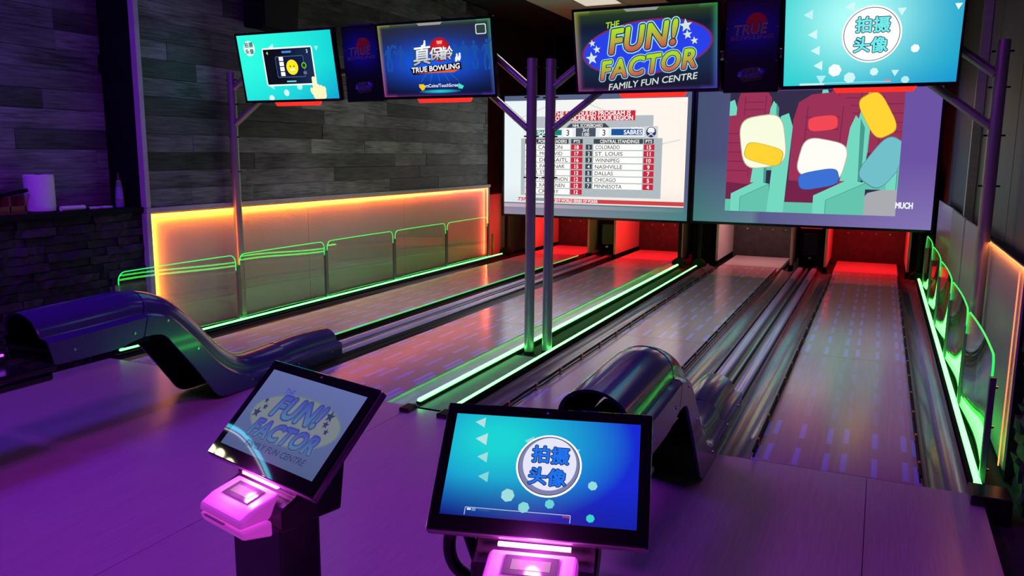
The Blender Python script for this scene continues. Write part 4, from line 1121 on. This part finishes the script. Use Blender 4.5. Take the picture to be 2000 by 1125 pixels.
def ball_return(cx, label, seed):
    t = thing('ball_return', label, 'ball return', (cx, 0, 0), 'ball return hoods')
    N = 60
    sts = [(interp(TOP, i / N), interp(BOT, i / N)) for i in range(N + 1)]
    cut = 17
    for nm, part in (('tunnel_hood', sts[:cut + 1]), ('ramp_hood', sts[cut:])):
        if nm == 'ramp_hood':
            part = [((T[0] + .009, T[1] + .002), (B[0] + .009, B[1] + .001)) for T, B in part]
        mo, mi = shell(part, .182, .138)
        o = mo.build(nm, 'hood', t, smooth=True)
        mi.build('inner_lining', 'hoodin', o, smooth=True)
    # raised seam band
    T, B = sts[cut]
    # low end hood over the track
    lo = [((4.53 + .6 * i / 8, .205 + .012 * math.sin(PI * i / 8)), (4.53 + .6 * i / 8, .004)) for i in range(9)]
    mo, mi = shell(lo, .172, .12)
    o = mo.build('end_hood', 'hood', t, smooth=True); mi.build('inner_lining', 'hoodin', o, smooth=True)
    sm = MB().tube([(0, 0, 0), (.004, 0, 0)], .008, 10).mesh('bolt', 'chrome')
    for y, z in ((2.80, .56), (3.18, .57), (3.42, .60), (3.64, .38), (4.10, .06), (4.6, .05), (5.0, .05)):
        q = link('bolt', sm, t); q.location = (.182 if y < 4.5 else .172, y, z)
    # near flange under the tunnel mouth
    MB().box(-.18, .18, 2.66, 2.74, .56, .585).build('mouth_flange', 'black', t, bevel=.008, seg=2)
    MB().box(-.165, .165, 2.70, 3.30, .50, .53).build('tunnel_floor', 'black', t)
    return t
ball_return(-4.015, 'indigo ball return hood between the two leftmost lanes', 1)
ball_return(-0.8825, 'indigo ball return hood between the two rightmost lanes', 2)
def ball_rack(cx, label, lit):
    t = thing('ball_rack', label, 'ball rack', (cx, 2.30, 0), 'ball racks')
    MB().box(-.20, .20, -.25, .36, .43, .47).build('tray', 'blackgloss', t, bevel=.01)
    for sx in (-1, 1):
        pts = [(sx * .21, .36, .50)] + [(sx * .21, .36 - .11 * k, .50) for k in range(1, 6)] + [(sx * .19, -.27, .46), (sx * .15, -.28, .38)]
        MB().tube(pts, .018, 10).build('side_tube', 'blackgloss', t, smooth=True)
    if lit: MB().box(-.192, -.180, -.22, .35, .515, .527).build('light_line', 'purple_led', t)
    MB().tube([(0, -.14, .0), (0, -.14, .43)], .06, 16).build('pedestal', 'black', t, smooth=True)
    MB().box(-.12, .12, -.24, -.02, .0, .015).build('base_plate', 'black', t, bevel=.004)
    return t
ball_rack(-4.015, 'black ball rack with purple light line under the far hood mouth', True)
ball_rack(-0.8825, 'black ball rack behind the kiosk with the disc picture', False)

# ================================================================== TOUCH KIOSKS
def kiosk(c, yaw, tilt, W, H, label, draw, inner):
    t = thing('touch_kiosk', label, 'kiosk', (c[0], c[1], 0), 'touch kiosks', rot=(0, 0, yaw))
    # monitor (local frame: x right, y away from the viewer, z up)
    mh = bpy.data.objects.new('monitor', MB().box(-W / 2, W / 2, 0.0, 0.028, -H / 2, H / 2).mesh('monitor', 'alu', bevel=.008, seg=3))
    COL.objects.link(mh); mh.parent = t; mh.location = (0, 0, c[2]); mh.rotation_euler = (-tilt, 0, 0)
    MB().box(-W / 2 + .003, W / 2 - .003, -.004, 0.002, -H / 2 + .003, H / 2 - .003).build('front_glass', 'glass', mh, bevel=.003)
    MB().box(-W / 2 + .03, W / 2 - .03, .028, .055, -H / 2 + .03, H / 2 - .03).build('rear_shell', 'blackgloss', mh, bevel=.01, seg=2)
    MB().tube([(0, -.0042, H / 2 - .018), (0, -.006, H / 2 - .018)], .003, 8).build('camera_dot', 'chrome', mh)
    iw, ih = inner
    p = Pic(0.0003); p.clip = (-iw / 2, iw / 2, -ih / 2, ih / 2)
    draw(p, iw, ih); o = p.build('screen_picture', 'picK', mh); o.location = (0, -.0045, .004)
    # column and head
    zc = c[2]
    MB().box(-.125, .125, -.135, .0, .0, zc - .245).build('column', 'kiosk', t, bevel=.012, seg=2)
    MB().prof([(-.14, zc - .245), (.06, zc - .245), (.08, zc - .09), (.05, zc - .05), (-.04, zc - .115), (-.10, zc - .165), (-.14, zc - .18)], 'x', -.145, .145).build('head', 'kiosk', t, bevel=.006)
    MB().box(-.22, .22, -.16, .26, 0, .014).build('base_plate', 'kiosk', t, bevel=.004)
    # card reader, lit pink
    zt = zc - .150
    rd = MB().prof([(-.115, zt), (-.205, zt - .022), (-.242, zt - .042), (-.246, zt - .066), (-.150, zt - .066)], 'x', -.105, .105).build('card_reader', 'pink', t, bevel=.010, seg=3)
    MB().prof([(-.145, zt - .071), (-.246, zt - .071), (-.235, zt - .098), (-.145, zt - .118)], 'x', -.105, .105).build('reader_base', 'pink', rd, bevel=.008, seg=2)
    wn = MB().box(-.062, .062, -.03, .03, 0, .003).build('display', 'display', rd); wn.location = (0, -.165, zt - .0110); wn.rotation_euler = (.24, 0, 0)
    MB().box(-.045, .045, -.016, .016, .003, .004).build('display_glow', 'lcd', wn)
    MB().box(-.07, .03, -.249, -.243, zt - .070, zt - .066).build('card_slot', 'chrome', rd)
    MB().box(-.085, .085, -.116, -.106, zt + .006, zt + .014).build('led_bar', 'pinkhot', t)
    lamp('reader_light', 'POINT', (0, -.16, zt + .035), 3.2, (1.0, .08, .9), t, .02)
    # power cable loop
    pts = [(-.19, -.02, zc - .10), (-.22, -.03, zc - .17), (-.22, -.02, zc - .24), (-.19, .0, zc - .29), (-.11, .0, zc - .32)]
    MB().tube([interp3(pts, k / 16) for k in range(17)], .016, 12).build('cable', 'blackgloss', t, smooth=True)
    return t
def interp3(pts, s):
    a = interp([(p[0], p[1]) for p in pts], s); b = interp([(p[2], 0) for p in pts], s)
    return (a[0], a[1], b[0])

def draw_kiosk_logo(p, W, H):
    p.grad(-W / 2, W / 2, -H / 2, H / 2, lambda a, b: mixc(lin((74, 88, 128)), lin((92, 104, 158)), b), 16, 10)
    pal = dict(rim=lin((96, 110, 118)), oval=lin((112, 122, 128)), hi=lin((62, 70, 160)), lo=lin((72, 112, 150)), halo=lin((84, 96, 142)), dark=lin((50, 56, 108)), sub=lin((52, 58, 98)), star=lin((46, 52, 92)))
    fun_logo(p, .006, -.008, .90 * W, pal, 1, rot=.02)
def draw_kiosk_photo(p, W, H):
    def fn(a, b):
        d = math.hypot((a - .25) / .85, (b - .75) / .95)
        c = mixc(lin((22, 205, 205)), lin((18, 40, 200)), min(1, max(0, d * 1.35 - .15)))
        return mixc(c, lin((6, 14, 70)), max(0, .38 - b) * (2.0 - .9 * a))
    p.grad(-W / 2, W / 2, -H / 2, H / 2, fn, 48, 30)
    hex_tri(p, W, H, [('t', -.36, .42, .03, .45), ('t', -.34, .25, .035, .5), ('t', -.32, .07, .03, .35), ('t', -.30, -.12, .03, .2), ('t', -.08, .26, .028, .3), ('d', .17, .18, .022, .1), ('h', -.16, -.28, .036, .35), ('h', -.07, -.38, .03, .2), ('h', .27, -.13, .025, .3), ('h', .06, -.33, .025, .1), ('h', .27, -.43, .022, .0)], .85)
    photo_badge(p, .035 * W, .03 * H, .295 * H, lin((222, 222, 246)), lin((28, 110, 228)), lin((120, 124, 165)), .95)
    p.line([(-.37 * W, -.49 * H), (-.37 * W, -.42 * H), (.17 * W, -.42 * H), (.17 * W, -.49 * H)], .0018, lin((170, 185, 215)), 3)
    p.rect(-.36 * W, -.34 * W, -.445 * H, -.428 * H, lin((220, 230, 240)), 4); p.rect(-.335 * W, -.315 * W, -.45 * H, -.425 * H, lin((90, 150, 200)), 4)
    p.rect(.13 * W, .165 * W, -.445 * H, -.428 * H, lin((150, 60, 90)), 4)
    p.rect(-.30 * W, -.24 * W, -.442 * H, -.436 * H, lin((60, 90, 160)), 4)
kiosk((-1.516, 1.773, .821), -.264, .812, .52, .352, 'touch kiosk with a faded logo on its grey-blue screen', draw_kiosk_logo, (.452, .272))
kiosk((-.692, 1.695, .848), .254, .774, .52, .336, 'touch kiosk with four blue characters in a disc on screen', draw_kiosk_photo, (.462, .262))

# ================================================================== THINGS ON THE LEDGE
LX = -5.80; LZ = 1.14
t = thing('paper_towel_roll', 'white paper towel roll glowing violet on the ledge', 'paper roll', (LX - .02, 4.07, LZ))
MB().lathe([(.098, .004), (.104, .01), (.104, .275), (.098, .282)], 28).build('roll', 'paper', t, smooth=True)
MB().lathe([(.022, .280), (.022, .29), (.018, .29)], 14).build('core', 'caddy', t)
t = thing('wooden_caddy', 'dark reddish-brown wooden caddy on the ledge beside the roll', 'caddy', (LX, 3.78, LZ))
MB().box(-.08, .08, -.15, .11, .0, .015).build('base', 'caddy', t)
for y in (-.15, -.02, .095): MB().box(-.08, .08, y, y + .015, .015, .13).build('slat', 'caddy', t, bevel=.002)
MB().tube([(.02, -.2, .13), (.02, .0, .145), (.02, .165, .17)], .014, 8).build('handle', 'black', t, smooth=True)
MB().box(-.08, -.07, -.15, .11, .015, .10).build('side', 'caddy', t); MB().box(.07, .08, -.15, .11, .015, .06).build('side', 'caddy', t)
t = thing('squeeze_bottle', 'slim tapering bottle with a red and green label on the ledge', 'bottle', (LX, 4.76, LZ))
MB().lathe([(.034, 0), (.036, .01), (.034, .07), (.028, .16), (.018, .22)], 18).build('body', mat('bottle_plastic', (.35, .3, .55), .4), t, smooth=True)
MB().lathe([(.0345, .03), (.0345, .06), (.033, .085)], 18).build('label', mat('bottle_label', (.5, .08, .12), .5), t, smooth=True)
MB().lathe([(.029, .15), (.024, .19), (.02, .21)], 18).build('label', mat('bottle_label_green', (.1, .35, .15), .5), t, smooth=True)
MB().lathe([(.016, .22), (.010, .25), (.004, .285)], 14).build('nozzle', 'caddy', t, smooth=True)
tag(MB().lathe([(.02, 0), (.02, .2), (.018, .205)], 12).build('white_tube', 'paper', smooth=True), 'white tube lying flat on the ledge beside the roll', 'tube')
o = bpy.data.objects['white_tube']; o.rotation_euler = (-PI / 2, 0, 0); o.location = (LX + .08, 4.16, LZ + .021)
for y, lab in ((4.46, 'small white sachet on the ledge nearer the roll'), (4.58, 'small white sachet on the ledge nearer the bottle')):
    o = MB().box(-.03, .03, -.045, .045, 0, .02).build('sachet', 'paper', bevel=.006, seg=2); o.location = (LX + .05, y, LZ + .001); tag(o, lab, 'sachet', 'sachets on the ledge')
t = thing('remote_control', 'flat black remote lying on the ledge between roll and sachets', 'remote', (LX + .05, 4.40, LZ + .001), rot=(0, 0, 0))
MB().box(-.02, .02, -.05, .035, 0, .018).build('case', 'black', t, bevel=.004); MB().box(-.012, .012, -.03, .02, .0181, .02).build('keys', 'post', t)

# black box added in place of a shadow high on the plank wall
t = thing('shadow_box', 'black box standing in for a shadow on the planks above the tablet television', 'shadow_standin', (-5.62, 6.35, 2.75), rot=(0, .12, 0))
MB().prof([(-.27, .02), (.24, .02), (.22, .62), (-.36, .62)], 'x', .03, .26).build('cabinet', 'black', t, bevel=.01)
MB().prof([(-.24, .05), (.21, .05), (.19, .59), (-.32, .59)], 'x', .262, .272).build('front_sheet', 'ceil', t)
MB().box(-.03, .03, -.04, .04, .2, .3).build('bracket', 'black', t)

# ================================================================== UNSEEN CEILING BLACKLIGHTS added for the purple wash over the approach
UV = [((-4.55, 2.3, 3.70), (.16, .025, 1.0), 1.9, 'unseen violet blacklight flood over the left approach'), ((-2.6, 1.9, 3.70), (.60, .03, 1.0), 1.45, 'unseen violet blacklight flood over the middle approach'), ((-0.6, 1.7, 3.70), (.56, .05, 1.0), .8, 'unseen violet blacklight flood over the right approach')]
for loc, c, k, lab in UV:
    t = thing('blacklight_flood', lab, 'lamp', loc, 'unseen ceiling blacklights')
    MB().box(-.18, .18, -.08, .08, 0, .07).build('housing', 'black', t, bevel=.008)
    MB().box(-.16, .16, -.06, .06, -.012, -.001).build('lens', 'uvlens', t)
    lamp('blacklight', 'AREA', (0, 0, -.03), UV_POWER * k, c, t, .9, .5, rot=(.12, 0, 0))
# unseen fill panels added to brighten the lanes and walls
for x, y, lab in ((-4.3, 7.3, 'added unseen fill panel over the two leftmost lanes'), (-2.45, 6.9, 'added unseen fill panel over the centre strips'), (-.6, 7.3, 'added unseen fill panel over the two rightmost lanes')):
    t = thing('fill_panel', lab, 'ceiling light', (x, y, 3.74), 'added fill panels')
    MB().box(-.32, .32, -.32, .32, 0, .04).build('frame', 'whitep', t, bevel=.004)
    MB().box(-.29, .29, -.29, .29, -.006, -.001).build('diffuser', 'fillpanel', t)
    g = lamp('fill_glow', 'AREA', (0, 0, -.012), FILL_POWER, (1.0, .88, .86), t, .56, .56); g.data.spread = 1.75

# neon arc sign and round lamps high on the plank wall beside the approach (they mirror in the kiosk glass)
t = thing('neon_sign', 'teal neon arc sign high on the plank wall beside the approach', 'neon sign', (-5.99, 0, 0))
arc = [(1.493, 3.118), (1.41, 3.238), (1.306, 3.322), (1.163, 3.39), (1.022, 3.44), (.896, 3.466), (.75, 3.47)]
MB().tube([(.03, *interp(arc, k / 20)) for k in range(21)], .017, 8).build('teal_tube', emat('teal_neon', (.06, .65, .9), 9.0), t, smooth=True)
MB().tube([(.03, interp(arc, k / 20)[0] - .02, interp(arc, k / 20)[1] - .035) for k in range(21)], .005, 6).build('white_tube', emat('white_neon', (.9, .9, 1.0), 8.0), t, smooth=True)
MB().box(-.01, .008, .7, 1.56, 3.05, 3.52).build('backboard', 'black', t)
lm = MB().lathe([(.0, .022), (.036, .02), (.045, .0)], 20).mesh('lens', emat('cream_lamp', (1.0, .93, .55), 22.0), smooth=True)
lb = MB().lathe([(.056, -.012), (.056, .0), (.046, .004)], 20).mesh('rim', 'black')
for y, z, lab in ((1.315, 2.965, 'round cream wall lamp lowest of three under the neon arc'), (1.255, 3.04, 'round cream wall lamp middle of three under the neon arc'), (1.155, 3.11, 'round cream wall lamp topmost of three under the neon arc')):
    t = thing('wall_lamp', lab, 'lamp', (-5.985, y, z), 'cream wall lamps', rot=(0, PI / 2, 0))
    link('lens', lm, t); link('rim', lb, t)
